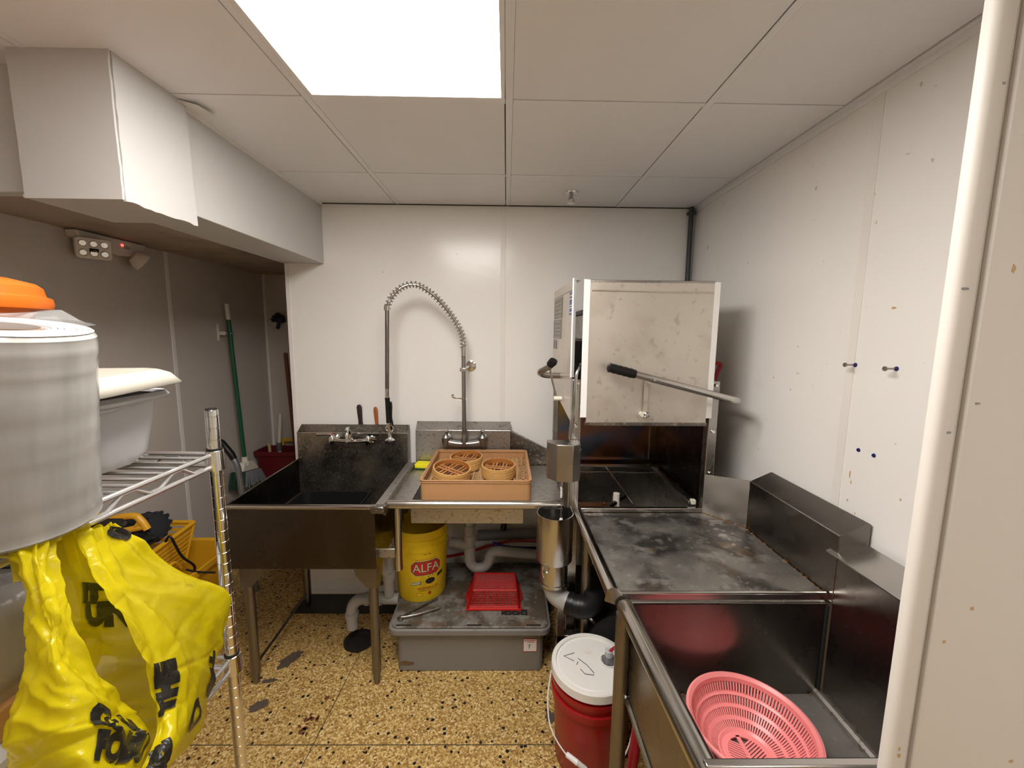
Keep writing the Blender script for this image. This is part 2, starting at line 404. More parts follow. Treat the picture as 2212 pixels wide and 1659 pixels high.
blotch('floor_stain', -1.065, 1.86, .035, .065, -.5, 'stain', fl)
blotch('floor_stain', -1.10, 1.73, .035, .012, .2, 'stain', fl)
blotch('floor_stain', -1.07, 1.602, .040, .024, .5, 'stain', fl)
blotch('floor_stain', .200, 1.542, .022, .030, 0, 'stain', fl)
for k in range(16):
    t = random.random(); blotch('floor_stain', -.83+.045*t+random.uniform(-.03, .03), 1.47+.16*t+random.uniform(-.02, .02), random.uniform(.004, .010), random.uniform(.004, .012), random.random()*3, 'stain_red', fl, 10)

def wall(name, label, mat, *boxes):
    b = MB()
    for q in boxes: b.box(*q)
    return struct(b.build(name, mat, ang=0), label)
# back wall (ends in a free edge at the alcove) with panels and seams
wb = wall('wall_back', 'white panelled wall behind the sinks', 'wall', (-1.225, XR, YB+.006, YB+.17, 0, ZC+.1))
MB().box(-1.225, -.032, YB, YB+.006, .028, ZC).build('wall_panel', 'wall', wb, bevel=.001)
MB().box(-.012, XR, YB, YB+.006, .028, ZC).build('wall_panel', 'wall', wb, bevel=.001)
MB().box(-.036, -.008, YB-.0025, YB+.003, .028, ZC).build('seam_strip', 'trim', wb, bevel=.001)
MB().box(-1.247, -1.222, YB-.003, YB+.172, .0, 2.0).build('edge_trim', 'trim', wb, bevel=.002)
wr = wall('wall_right', 'white panelled wall on the right', 'wall_r', (XR+.006, XR+.15, .30, YB+.17, 0, ZC+.1))
MB().box(XR, XR+.006, 1.236, YB, 0, ZC-.02).build('wall_panel', 'wall_r', wr, bevel=.001)
MB().box(XR, XR+.006, .50, 1.214, 0, ZC-.02).build('wall_panel', 'wall_r', wr, bevel=.001)
MB().box(XR-.0025, XR+.003, 1.211, 1.239, 0, ZC-.02).build('seam_strip', 'trim', wr, bevel=.001)
# alcove on the left
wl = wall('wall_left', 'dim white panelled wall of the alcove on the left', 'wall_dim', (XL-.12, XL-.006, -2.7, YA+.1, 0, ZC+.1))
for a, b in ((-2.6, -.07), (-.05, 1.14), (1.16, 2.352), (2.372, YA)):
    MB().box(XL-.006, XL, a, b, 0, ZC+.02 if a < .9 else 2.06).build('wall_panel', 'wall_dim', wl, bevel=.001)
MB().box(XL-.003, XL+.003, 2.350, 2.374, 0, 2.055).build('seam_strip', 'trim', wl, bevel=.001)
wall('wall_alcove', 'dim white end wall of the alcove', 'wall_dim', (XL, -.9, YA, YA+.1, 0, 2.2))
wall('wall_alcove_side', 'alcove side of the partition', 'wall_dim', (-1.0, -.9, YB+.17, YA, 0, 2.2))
MB().box(XL, XL+.018, YA-.018, YA, 0, 2.055).build('trim_1', 'trim', ang=0)['kind'] = 'structure'
struct(MB().box(XL, -1.24, 1.24, YA, 2.055, 2.09).build('ceiling_alcove', 'alc_ceil', ang=0), 'low brown stained ceiling of the alcove')
# soffit beam and the boxed bulkhead at its corner
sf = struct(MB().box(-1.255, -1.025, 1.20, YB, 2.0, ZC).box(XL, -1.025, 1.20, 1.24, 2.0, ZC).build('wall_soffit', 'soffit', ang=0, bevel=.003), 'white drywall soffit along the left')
MB().box(-1.03, -1.018, 1.20, YB, ZC-.012, ZC).build('edge_trim', 'trim', sf)
def jag(n, amp): return [random.uniform(-amp, amp) for _ in range(n)]
def bulkhead():
    # three drywall sheets with ragged edges round a core
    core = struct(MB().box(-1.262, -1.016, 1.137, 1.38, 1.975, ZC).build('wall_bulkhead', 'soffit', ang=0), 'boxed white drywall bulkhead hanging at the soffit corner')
    n = 14
    a = [(-1.258+jag(1, .001)[0], 1.132, 1.965+(ZC-1.965)*k/n) for k in range(n+1)]
    b = [(-1.006+jag(1, .0018)[0], 1.132, 1.965+(ZC-1.965)*k/n) for k in range(n, -1, -1)]
    MB().prism(a+b, (0, .006, 0)).build('drywall_sheet', 'soffit', core, ang=0)
    y0, y1 = 1.140, 1.392
    a = [(-1.012, y0+jag(1, .0015)[0], 1.962+(ZC-1.962)*k/n) for k in range(n+1)]
    b = [(-1.012, y1-.012*(k/n)+jag(1, .001)[0], 1.962+(ZC-1.962)*k/n) for k in range(n, -1, -1)]
    c = [(-1.012, y1+(y0-y1)*k/n, 1.962+jag(1, .003)[0]) for k in range(1, n)]
    MB().prism(a+b+c, (.008, 0, 0)).build('drywall_sheet', 'soffit', core, ang=0)
    MB().box(-1.268, -1.012, 1.137, 1.385, 1.968, 1.976).build('drywall_sheet', 'soffit', core, ang=0)
    MB().sheet([(-1.016, 1.345, ZC-.004), (-.955, 1.365, ZC-.012), (-.945, 1.43, ZC-.014), (-1.02, 1.43, ZC-.003)], .002).build('loose_tape', 'trim', core, ang=0)
bulkhead()
# partition end near the camera on the right
wp = wall('wall_partition', 'cream partition end close on the right', 'jamb', (.656, 2.1, .574, .598, 0, ZC+.05))
MB().box(.660, 2.1, .566, .576, 0, ZC).build('wall_panel', 'jamb', wp, bevel=.003)
def cornerguard():
    # rounded corner post: profile in plan, extruded up
    P = []
    for k in range(9):
        a = R(180+90*k/8); P.append((.616+.010+.010*math.cos(a), .562+.010+.010*math.sin(a)))
    prof = P+[(.640, .5625), (.648, .566), (.651, .573), (.651, .596), (.640, .596), (.616, .578)]
    MB().prism([(x, y, 0) for x, y in prof], (0, 0, ZC)).build('trim_2', 'jamb', ang=50)['kind'] = 'structure'
cornerguard()
def wall_marks():
    random.seed(40)
    M['mark'] = pmat('tan_wall_mark', (.55, .38, .19), .6, 0, .1, 60); M['scuff'] = pmat('grey_scuff', (.30, .29, .29), .6, 0, .1, 60)
    def mark(parent, c, ax, rx, rz, mt):
        pts = []
        for k in range(14):
            a = 2*PI*k/14; q = random.uniform(.75, 1.15); u, v = rx*q*math.cos(a), rz*q*math.sin(a)
            pts.append((c[0]+u, c[1], c[2]+v) if ax == 'y' else (c[0], c[1]+u, c[2]+v))
        MB().prism(pts, (0, -.0003, 0) if ax == 'y' else (-.0003, 0, 0)).build('wall_mark', mt, parent, ang=0)
    for x, y, z, rx, rz, mt in MARKS_P: mark(wp, (x, y, z), 'y', rx, rz, mt)
    for y, z, rx, rz, mt in MARKS_R: mark(wr, (1.0499, y, z), 'x', rx, rz, mt)
MARKS_P = ((.696, .5659, 1.723, .003, .006, 'mark'), (.716, .5659, 1.217, .003, .003, 'mark'), (.681, .5659, 1.161, .0028, .003, 'mark'), (.822, .5659, .949, .004, .003, 'mark'),
           (.675, .5659, 1.535, .004, .002, 'scuff'), (.631, .5620, .977, .002, .004, 'mark'), (.632, .5620, .965, .003, .004, 'mark'), (.628, .5620, 1.695, .006, .002, 'scuff'), (.640, .5625, 1.955, .003, .002, 'scuff'), (.635, .5622, 1.493, .004, .002, 'scuff'))
MARKS_R = ((1.183, 1.209, .003, .012, 'mark'), (1.176, 1.187, .0025, .006, 'mark'), (.982, 1.281, .004, .006, 'mark'), (1.108, 1.705, .008, .004, 'mark'), (1.02, 1.198, .003, .004, 'mark'), (1.181, 1.129, .003, .004, 'mark'), (1.15, 1.10, .002, .004, 'mark'))
wall_marks()
# unseen rest of the room, so that light bounces as it would
wall('wall_front', 'white wall behind the camera', 'wall', (-2.0, 2.1, -2.7, -2.6, 0, ZC+.1))
wall('wall_side', 'white wall right of the camera', 'wall', (2.0, 2.1, -2.6, .6, 0, ZC+.1))

# ceiling: void, grid bars, tiles, light panels
ce = struct(MB().box(-2.0, 2.1, -2.7, YB+.17, ZC+.03, ZC+.1).build('ceiling', 'gap', ang=0), 'suspended ceiling of square white tiles')
XS = [-1.9, -1.824, -1.215, -.606, .003, .613, 1.05, 1.4, 2.0]
XS = [-1.9, -1.215, -.606, .003, .613, 1.222, 1.83, 2.0]
YS = [-2.6, -2.227, -1.632, -1.037, -.442, .153, .745, 1.338, 1.930, YB]
HB = .011
for x in XS[1:-1]:
    if x < 1.05: MB().box(x-HB, x+HB, -2.6, YB, ZC-.001, ZC+.003).build('grid_bar', 'tbar', ce, bevel=.0008)
    else: MB().box(x-HB, x+HB, -2.6, .57, ZC-.001, ZC+.003).build('grid_bar', 'tbar', ce, bevel=.0008)
for y in YS[1:-1]:
    for a, b in zip(XS[:-1], XS[1:]):
        if a > 1.0 and y > .6: continue
        if (-.62 < a < -.5 and abs(y-.745) < .01) or (.6 < a < .62 and abs(y+1.037) < .01): continue
        b2 = XR-.024 if (y > .6 and b > XR) else b-HB-.001
        MB().box(a+HB+.001, b2, y-HB, y+HB, ZC-.001, ZC+.003).build('grid_bar', 'tbar', ce, bevel=.0008)
for y0, y1 in zip(YS[:-1], YS[1:]):
    for a, b in zip(XS[:-1], XS[1:]):
        if y0 > .6 and a > 1.0: continue
        if -.62 < a < -.5 and .1 < y0 < 1.3: continue
        if .6 < a < .62 and -1.7 < y0 < -.5: continue
        x1 = XR-.026 if (y0 > .1 and b > XR) else b-HB-.0036
        yy1 = YB-.004 if y1 > YB-.01 else y1-HB-.0036
        MB().box(a+HB+.0008, x1, y0+HB+.0008, yy1, ZC, ZC+.003).build('ceiling_tile', 'tile', ce, ang=0)
MB().box(XR-.022, XR, .57, YB, ZC-.004, ZC+.01).build('wall_angle', 'tbar', ce)
MB().box(XR-.004, XR, .57, YB, ZC-.022, ZC-.004).build('wall_angle', 'tbar', ce)
MB().box(-1.02, XR-.024, YB-.006, YB, ZC-.004, ZC+.01).build('wall_angle', 'gap', ce)
def light_panel(xa, xb, y0, y1, label, mt='led'):
    t = thing('ceiling_light', label, 'light', ((xa+xb)/2, (y0+y1)/2, ZC+.01), 'LED ceiling panels')
    x0, x1 = xa+HB+.002, xb-HB-.002; y0 += HB+.002; y1 -= HB+.002; fw = .012
    f = MB().box(x0, x1, y0, y0+fw, ZC-.003, ZC+.02).box(x0, x1, y1-fw, y1, ZC-.003, ZC+.02).box(x0, x0+fw, y0+fw, y1-fw, ZC-.003, ZC+.02).box(x1-fw, x1, y0+fw, y1-fw, ZC-.003, ZC+.02)
    f.build('frame', 'strip', t, ang=0)
    MB().box(x0+fw, x1-fw, y0+fw, y1-fw, ZC+.001, ZC+.008).build('diffuser', mt, t, ang=0)
light_panel(-.606, .003, .153, 1.338, 'bright white LED panel set in the tiled ceiling above the sinks')
light_panel(.613, 1.222, -1.632, -.442, 'LED ceiling panel behind the camera', 'led_rear')  # unseen panel, added so the near partition is not too dark

# sprinkler, conduit, wall screws
def sprinkler():
    t = thing('sprinkler_head', 'small chrome sprinkler head hanging from a ceiling tile', 'sprinkler', (.318, 2.136, ZC))
    c = (.318, 2.136, 0)
    MB().lathe([(.004, ZC), (.036, ZC-.001), (.034, ZC-.006), (.016, ZC-.010)], c, 24).build('escutcheon', 'chrome', t)
    MB().lathe([(.010, ZC-.008), (.010, ZC-.028), (.006, ZC-.030)], c, 16).build('body', 'faucet', t)
    for s in (-1, 1): MB().tube([(.318+s*.008, 2.136, ZC-.026), (.318+s*.016, 2.136, ZC-.036), (.318+s*.004, 2.136, ZC-.050)], .0025, 8).build('frame_arm', 'faucet', t)
    MB().lathe([(.002, ZC-.049), (.020, ZC-.051), (.020, ZC-.053), (.002, ZC-.054)], c, 20).build('deflector', 'chrome', t)
sprinkler()
def conduit():
    t = thing('conduit', 'dark grey vertical conduit in the corner above the dish machine', 'pipe', (1.022, 2.348, 1.4))
    MB().tube([(1.024, 2.346, .9), (1.020, 2.346, 2.20), (1.020, 2.346, ZC)], .0135, 14).build('pipe', 'conduit', t)
    MB().box(1.000, 1.040, 2.328, 2.364, 2.285, 2.300).build('clip', 'conduit', t, bevel=.003)
conduit()
for nm, y, z, lab in (('a', 1.208, 1.542, 'bare screw sticking out of the right wall at the panel seam'), ('b', 1.078, 1.542, 'bare screw sticking out of the right wall nearer the door jamb')):
    t = thing('wall_screw', lab, 'screw', (XR, y, z), 'screws left in the right wall')
    MB().tube([(XR+.002, y, z), (XR-.030, y, z)], .0025, 8).build('shank', 'screw', t)
    MB().tube([(XR-.030, y, z), (XR-.034, y, z)], .0065, 12).build('head', 'screw', t)
    MB().tube([(XR+.001, y, z), (XR-.006, y, z)], [.007, .004], 10).build('plug', 'blue_dot', t)
for y, z, lab in ((1.163, 1.292, 'empty blue wall plug below the wall seam screw'), (1.112, 1.291, 'empty blue wall plug below the second screw')):
    tag(MB().tube([(XR+.001, y, z), (XR-.003, y, z)], [.0065, .005], 10).build('wall_plug', 'blue_dot'), lab, 'wall plug', 'wall plugs')

# ================================================================== LEFT SINK
def left_sink():
    t = thing('prep_sink', 'deep dark stainless sink on four legs left of the faucet table', 'sink', (-.87, 1.98, 0))
    x0, x1, y0, y1 = -1.185, -.560, 1.668, 2.272
    zr, zb = .885, .60
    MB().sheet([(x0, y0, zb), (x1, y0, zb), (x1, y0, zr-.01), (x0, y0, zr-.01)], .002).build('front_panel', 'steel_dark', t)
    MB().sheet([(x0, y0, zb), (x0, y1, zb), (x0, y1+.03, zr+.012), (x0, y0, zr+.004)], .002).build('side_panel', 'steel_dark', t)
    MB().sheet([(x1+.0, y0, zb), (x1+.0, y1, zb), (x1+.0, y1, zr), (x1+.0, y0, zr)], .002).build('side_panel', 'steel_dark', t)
    b = MB().box(x0, x1, y0, y1, zb-.002, zb); b.build('basin_floor', 'steel_dirty', t)
    MB().tube([(x0-.004, y0, zr-.003), (x1+.012, y0, zr-.003)], .0115, 14).build('front_rim', 'tube', t)
    MB().tube([(x0, y0, zr+.006), (x0, y1+.03, zr+.014)], .003, 8).build('side_rim', 'tube', t)
    # backsplash: face, sloped cap, end cheeks
    sp = MB(); pr = [(y1, zb), (y1, 1.052), (2.330, 1.090), (2.340, 1.086), (2.340, zb)]
    sp.prism([(x0, y, z) for y, z in pr], (x1-x0, 0, 0))
    sp.build('backsplash', 'steel_dirty', t, bevel=.0025)
    MB().tube([(x0, y1-.0005, 1.052), (x1, y1-.0005, 1.052)], .003, 8).build('splash_fold', 'tube', t)
    # channel between this sink and the next table
    MB().box(x1, -.522, y0-.004, y1-.02, .868, .889).build('divider_channel', 'steel_spot', t, bevel=.003)
    MB().box(x1-.012, -.512, y0-.022, y0+.014, .860, .892).build('weld_corner', 'steel_dirty', t, bevel=.006)
    MB().box(-.524, -.512, y0, y1-.02, .845, .889).build('channel_lip', 'steel_dirty', t, bevel=.002)
    # drain fitting and inner step
    MB().lathe([(.001, zb+.001), (.045, zb+.001), (.045, zb+.004), (.001, zb+.003)], (-.87, 2.0, 0), 20).build('drain', 'chrome', t)
    MB().tube([(-.655, 1.95, zb), (-.640, 1.95, .50), (-.600, 1.95, .40)], .024, 14).build('drain_tail', 'pvc', t)
    for lx, ly in ((-1.150, 1.722), (-.592, 1.722), (-1.165, 2.252), (-.592, 2.252)):
        top = zb-.002
        MB().tube([(lx, ly, top), (lx, ly, .055)], .0205, 16).build('leg', 'leg', t)
        MB().tube([(lx, ly, .075), (lx, ly, .030), (lx, ly, 0)], [.0165, .0165, .012], 14).build('foot', 'leg', t)
        s = 1 if lx < -.9 else -1; q = 1 if ly < 2 else -1
        if ly < 2:
            MB().sheet([(lx-s*.022, ly-.022, top), (lx+s*.085, ly-.022, top), (lx+s*.070, ly-.022, top-.05), (lx+s*.025, ly-.022, top-.105), (lx-s*.022, ly-.022, top-.11)], .003).build('gusset', 'leg', t)
            MB().sheet([(lx-s*.024, ly-.022, top), (lx-s*.024, ly+.08, top), (lx-s*.024, ly+.025, top-.105), (lx-s*.024, ly-.022, top-.11)], .003).build('gusset', 'leg', t)
        else:
            MB().sheet([(lx-s*.022, ly, top), (lx+s*.06, ly, top), (lx+s*.02, ly, top-.10), (lx-s*.022, ly, top-.10)], .003).build('gusset', 'leg', t)
    MB().tube([(-1.150, 1.75, .09), (-1.165, 2.24, .09)], .007, 8).build('cross_rod', 'leg', t)
    MB().box(-.572, -.488, 1.712, 1.718, .625, .668).build('tie_plate', 'steel_spot', t, bevel=.002)
left_sink()
def black_tray():
    t = thing('black_tray', 'black plastic tray lying inside the left sink', 'tray', (-.90, 2.02, .61))
    x0, x1, y0, y1 = -1.075, -.725, 1.80, 2.10; zb, zt = .604, .775
    rows = []
    for z, k in ((zb, .03), (zb+.002, .024), (zt, 0), (zt+.004, -.012), (zt-.004, -.016)):
        rows.append([Vector(p) for p in rrpoly(x0+k, x1-k, y0+k, y1-k, z, .04)])
    b = MB().grid(rows, True); o = b.build('tray', 'black', t)
    m = o.modifiers.new('s', 'SOLIDIFY'); m.thickness = .003
    MB().rrect(x0+.03, x1-.03, y0+.03, y1-.03, zb, zb+.003, .035).build('bottom', 'black', t)
black_tray()
def wall_faucet():
    t = thing('wall_faucet', 'chrome two-handle faucet on the left sink backsplash', 'faucet', (-.86, 2.27, 1.03))
    zc = 1.024
    for x in (-.965, -.765):
        MB().tube([(x, 2.270, zc), (x, 2.262, zc), (x, 2.255, zc), (x, 2.232, zc)], [.027, .027, .017, .017], 16).build('flange', 'chrome', t)
        MB().lathe([(.004, -.026), (.014, -.024), (.019, -.008), (.019, .010), (.013, .022), (.010, .030), (.003, .032)], (x, 2.222, zc), 18).build('valve_body', 'chrome', t)
    MB().tube([(-.965, 2.222, zc), (-.93, 2.222, zc-.004), (-.865, 2.222, zc-.009), (-.80, 2.222, zc-.004), (-.765, 2.222, zc)], [.016, .0115, .010, .0115, .016], 14).build('bridge', 'chrome', t)
    MB().lathe([(.003, -.012), (.020, -.008), (.020, .004), (.011, .016), (.011, .024)], (-.865, 2.222, zc), 18).build('spout_base', 'chrome', t)
    MB().tube(cr([(-.865, 2.222, zc+.014), (-.865, 2.222, zc+.045), (-.866, 2.205, zc+.070), (-.860, 2.17, zc+.072), (-.852, 2.145, zc+.055), (-.849, 2.138, zc+.012)], 6), .0095, 12).build('spout', 'chrome', t)
    for x, dx, c in ((-.965, -.075, 'lab_red'), (-.765, .062, 'lab_blue')):
        h = MB().tube([(x, 2.222, zc+.030), (x+dx*.35, 2.212, zc+.036), (x+dx, 2.200, zc+.036)], [.009, .006, .008], 10).build('handle', 'chrome' if dx < 0 else 'black', t)
        MB().lathe([(.001, 0), (.007, 0), (.006, .005), (.001, .006)], (x, 2.222, zc+.034), 12).build('index_cap', c, h)
wall_faucet()
for x, z1, mt, lab, rr_ in ((-.851, 1.203, 'knife_dark', 'dark brown knife handle stuck behind the left sink backsplash', .0155), (-.757, 1.190, 'knife_wood', 'orange-brown wooden knife handle stuck behind the left sink backsplash', .0125)):
    t = thing('knife', lab, 'knife', (x, 2.351, 1.0), 'knives behind the backsplash')
    b = MB(); prof = [(.0001, z1), (rr_*.6, z1-.002), (rr_, z1-.014), (rr_*.95, z1-.05), (rr_*.78, z1-.10), (rr_*.9, z1-.115), (rr_*.9, z1-.12)]
    tilt = Matrix.Rotation(R(-3), 4, 'Y')
    b.lathe([(r_, z-1.1) for r_, z in prof], (x, 2.3525, 1.1), 16, tilt, sy=.45); b.build('handle', mt, t)
    MB().box(x-.012, x+.014, 2.3515, 2.3535, .93, z1-.115).build('blade', 'steel_clean', t)

# ================================================================== MIDDLE DISH TABLE
def dish_table():
    t = thing('dish_table', 'stainless dish table with shallow bowl under the spring faucet', 'table', (-.12, 2.0, 0))
    zt = .862; x0, x1, y0, y1 = -.512, .262, 1.715, 2.285
    bx0, bx1, by0, by1 = -.425, .080, 1.765, 2.215
    b = MB()   # top with a hole for the bowl
    for q in ((x0, bx0, y0, y1), (bx1, x1, y0, y1), (bx0, bx1, y0, by0), (bx0, bx1, by1, y1)): b.box(q[0], q[1], q[2], q[3], zt-.002, zt)
    b.build('table_top', 'steel_spot', t, ang=0)
    b = MB(); zb = .765
    b.box(bx0-.002, bx0, by0, by1, zb, zt).box(bx1, bx1+.002, by0, by1, zb, zt).box(bx0, bx1, by0-.002, by0, zb, zt).box(bx0, bx1, by1, by1+.002, zb, zt).box(bx0, bx1, by0, by1, zb-.002, zb)
    b.build('bowl', 'steel_spot', t, ang=0)
    MB().tube([(-.518, y0, zt+.013), (.250, y0, zt+.013)], .0195, 18).build('front_rail', 'tube', t)
    pr = [(2.285, zt-.02), (2.285, 1.068), (2.335, 1.111), (2.342, 1.108), (2.342, zt-.02)]
    MB().prism([(-.516, y, z) for y, z in pr], (.544, 0, 0)).build('backsplash', 'steel_spot', t, bevel=.002)
    MB().tube([(-.516, 2.2845, 1.068), (.028, 2.2845, 1.068)], .0022, 8).build('splash_fold', 'tube', t)
    MB().prism([(.029, 2.30, zt-.01), (.29, 2.30, zt-.01), (.29, 2.30, .930), (.029, 2.30, 1.062)], (0, .03, 0)).build('sloped_splash', 'steel_dirty', t, bevel=.002)
    MB().box(x1, .275, y0, 2.28, zt-.03, zt+.004).build('end_lip', 'steel_dirty', t, bevel=.002)
    MB().tube([(-.476, 1.722, zt-.002), (-.476, 1.722, .566)], .0175, 16).build('cut_leg', 'tube', t)
    MB().lathe([(.001, zb+.001), (.042, zb+.001), (.042, zb+.004), (.001, zb+.003)], (-.19, 2.08, 0), 20).build('drain', 'chrome', t)
dish_table()
def prerinse():
    t = thing('spring_faucet', 'tall pre-rinse faucet with arched spring hose and black spray handle', 'faucet', (-.233, 2.27, 1.0))
    Y = 2.235
    zb = 1.022
    # cast body
    for x in (-.335, -.130):
        MB().tube([(x, 2.284, zb), (x, 2.274, zb), (x, 2.268, zb), (x, Y, zb)], [.030, .030, .020, .020], 16).build('flange', 'faucet', t)
        MB().lathe([(.004, -.030), (.017, -.027), (.0225, -.012), (.0225, .018), (.013, .030), (.012, .040), (.003, .042)], (x, Y, zb), 18).build('valve_body', 'faucet', t)
    MB().tube(cr([(-.335, Y, zb-.004), (-.31, Y, zb-.012), (-.27, Y, zb-.018), (-.2325, Y, zb-.019), (-.195, Y, zb-.018), (-.155, Y, zb-.012), (-.130, Y, zb-.004)], 4), .0165, 14).build('bridge', 'faucet', t)
    MB().lathe([(.018, -.02), (.019, .0), (.014, .03), (.012, .055), (.0135, .058), (.0135, .066)], (-.2325, Y, zb), 18).build('riser_base', 'faucet', t)
    for x, c in ((-.332, 'lab_red'), (-.132, 'lab_blue')):
        h = MB().tube([(x, Y, zb+.038), (x, Y-.006, zb+.052), (x+.004, Y-.020, zb+.066), (x+.006, Y-.05, zb+.072)], [.009, .011, .012, .008], 12).build('handle', 'chrome', t)
        MB().lathe([(.001, 0), (.008, 0), (.007, .005), (.001, .006)], (x+.001, Y-.008, zb+.064), 12).build('index_cap', c, h)
    MB().tube([(-.2325, Y, zb+.05), (-.234, Y, 1.50)], .0115, 14).build('riser_pipe', 'faucet', t)
    MB().tube([(-.234, Y, 1.500), (-.234, Y, 1.548)], .0145, 16).build('spring_collar', 'chrome', t)
    # wall bracket
    b = MB().tube([(-.234, Y, 1.425), (-.218, 2.30, 1.432), (-.205, 2.352, 1.435)], .007, 10).build('wall_bracket', 'chrome', t)
    MB().tube([(-.205, 2.364, 1.435), (-.205, 2.357, 1.435), (-.205, 2.352, 1.435)], [.030, .030, .012], 20).build('bracket_plate', 'chrome', b)
    MB().box(-.254, -.214, Y-.016, Y+.014, 1.414, 1.434).build('bracket_clamp', 'chrome', b, bevel=.003)
    MB().tube(cr([(-.220, Y, 1.262), (-.250, Y-.012, 1.262), (-.285, Y-.016, 1.268), (-.296, Y-.016, 1.279), (-.288, Y-.016, 1.286)], 5), .0055, 10).build('spray_hook', 'chrome', t)
    # hose arc and spring (the loop leans out from the wall)
    ctrl = [(-.234, Y, 1.545), (-.242, Y-.005, 1.612), (-.278, Y-.02, 1.69), (-.338, Y-.04, 1.772), (-.40, Y-.06, 1.832), (-.47, Y-.08, 1.868), (-.535, Y-.095, 1.853), (-.588, Y-.105, 1.803), (-.612, Y-.11, 1.745)]
    path = cr(ctrl, 12)
    MB().tube(path, .0085, 12).build('arched_hose', 'chrome', t)
    L = [0]
    for a, b2 in zip(path[:-1], path[1:]): L.append(L[-1]+(b2-a).length)
    tot = L[-1]; turns = 33; pts = []; n = turns*14
    def at(s):
        for i in range(len(L)-1):
            if L[i+1] >= s: break
        k = (s-L[i])/max(1e-9, L[i+1]-L[i]); return path[i].lerp(path[i+1], k), (path[i+1]-path[i]).normalized()
    yv = Vector((0, 1, 0))
    for k in range(n+1):
        s = tot*.995*k/n; p, tg = at(s); u = tg.cross(yv).normalized(); v = tg.cross(u)
        a = 2*PI*turns*k/n; rr_ = .0165
        pts.append(p+(u*math.cos(a)+v*math.sin(a))*rr_)
    MB().tube(pts, .0023, 6).build('spring', 'faucet', t)
    e = ctrl[-1]
    MB().tube([(e[0], e[1], e[2]+.012), (e[0]-.001, e[1], e[2]-.012)], .0155, 16).build('spring_end', 'chrome', t)
    # ribbed metal hose going down
    z = e[2]; prof = []
    pts = []; rs = []
    n = 90; top = e[2]-.01; bot = 1.325
    for k in range(n+1):
        zz = top+(bot-top)*k/n; xx = e[0]-.010*(k/n); pts.append((xx, e[1]-.006*(k/n), zz)); rs.append(.0112 if k % 2 else .0098)
    MB().tube(pts, rs, 12).build('metal_hose', 'leg', t)
    x, y = pts[-1][0], pts[-1][1]
    MB().tube([(x, y, 1.330), (x, y, 1.285), (x+.001, y, 1.275)], [.011, .011, .0085], 14).build('hose_ferrule', 'chrome', t)
    sp = MB().tube([(x, y, 1.282), (x, y, 1.276), (x+.003, y, 1.16), (x+.004, y, 1.150)], [.014, .0125, .0125, .014], 16).build('spray_grip', 'black', t)
    MB().tube(cr([(x+.016, y, 1.262), (x+.018, y, 1.235), (x+.016, y, 1.18), (x+.022, y, 1.14), (x+.018, y, 1.112)], 4), [.004]+[.0065]*8+[.006]*6+[.004]*2, 10).build('trigger', 'black', sp)
    MB().tube(arc((x+.008, y-.004, 1.118), .019, 0, 360, 20)[:-1], .0028, 8, closed=True).build('trigger_ring', 'chrome', sp)
    MB().tube([(x+.004, y, 1.152), (x+.006, y, 1.10), (x+.007, y, 1.072), (x+.008, y, 1.064)], [.011, .009, .008, .012], 14).build('spray_valve', 'chrome', sp)
    MB().lathe([(.004, 1.068), (.018, 1.062), (.026, 1.054)], (x+.008, y, 0), 24).build('spray_bell', 'chrome', sp)
    MB().lathe([(.0255, 1.055), (.0275, 1.052), (.0275, 1.040), (.025, 1.038), (.004, 1.040)], (x+.008, y, 0), 24).build('spray_face', 'rubber', sp)
prerinse()

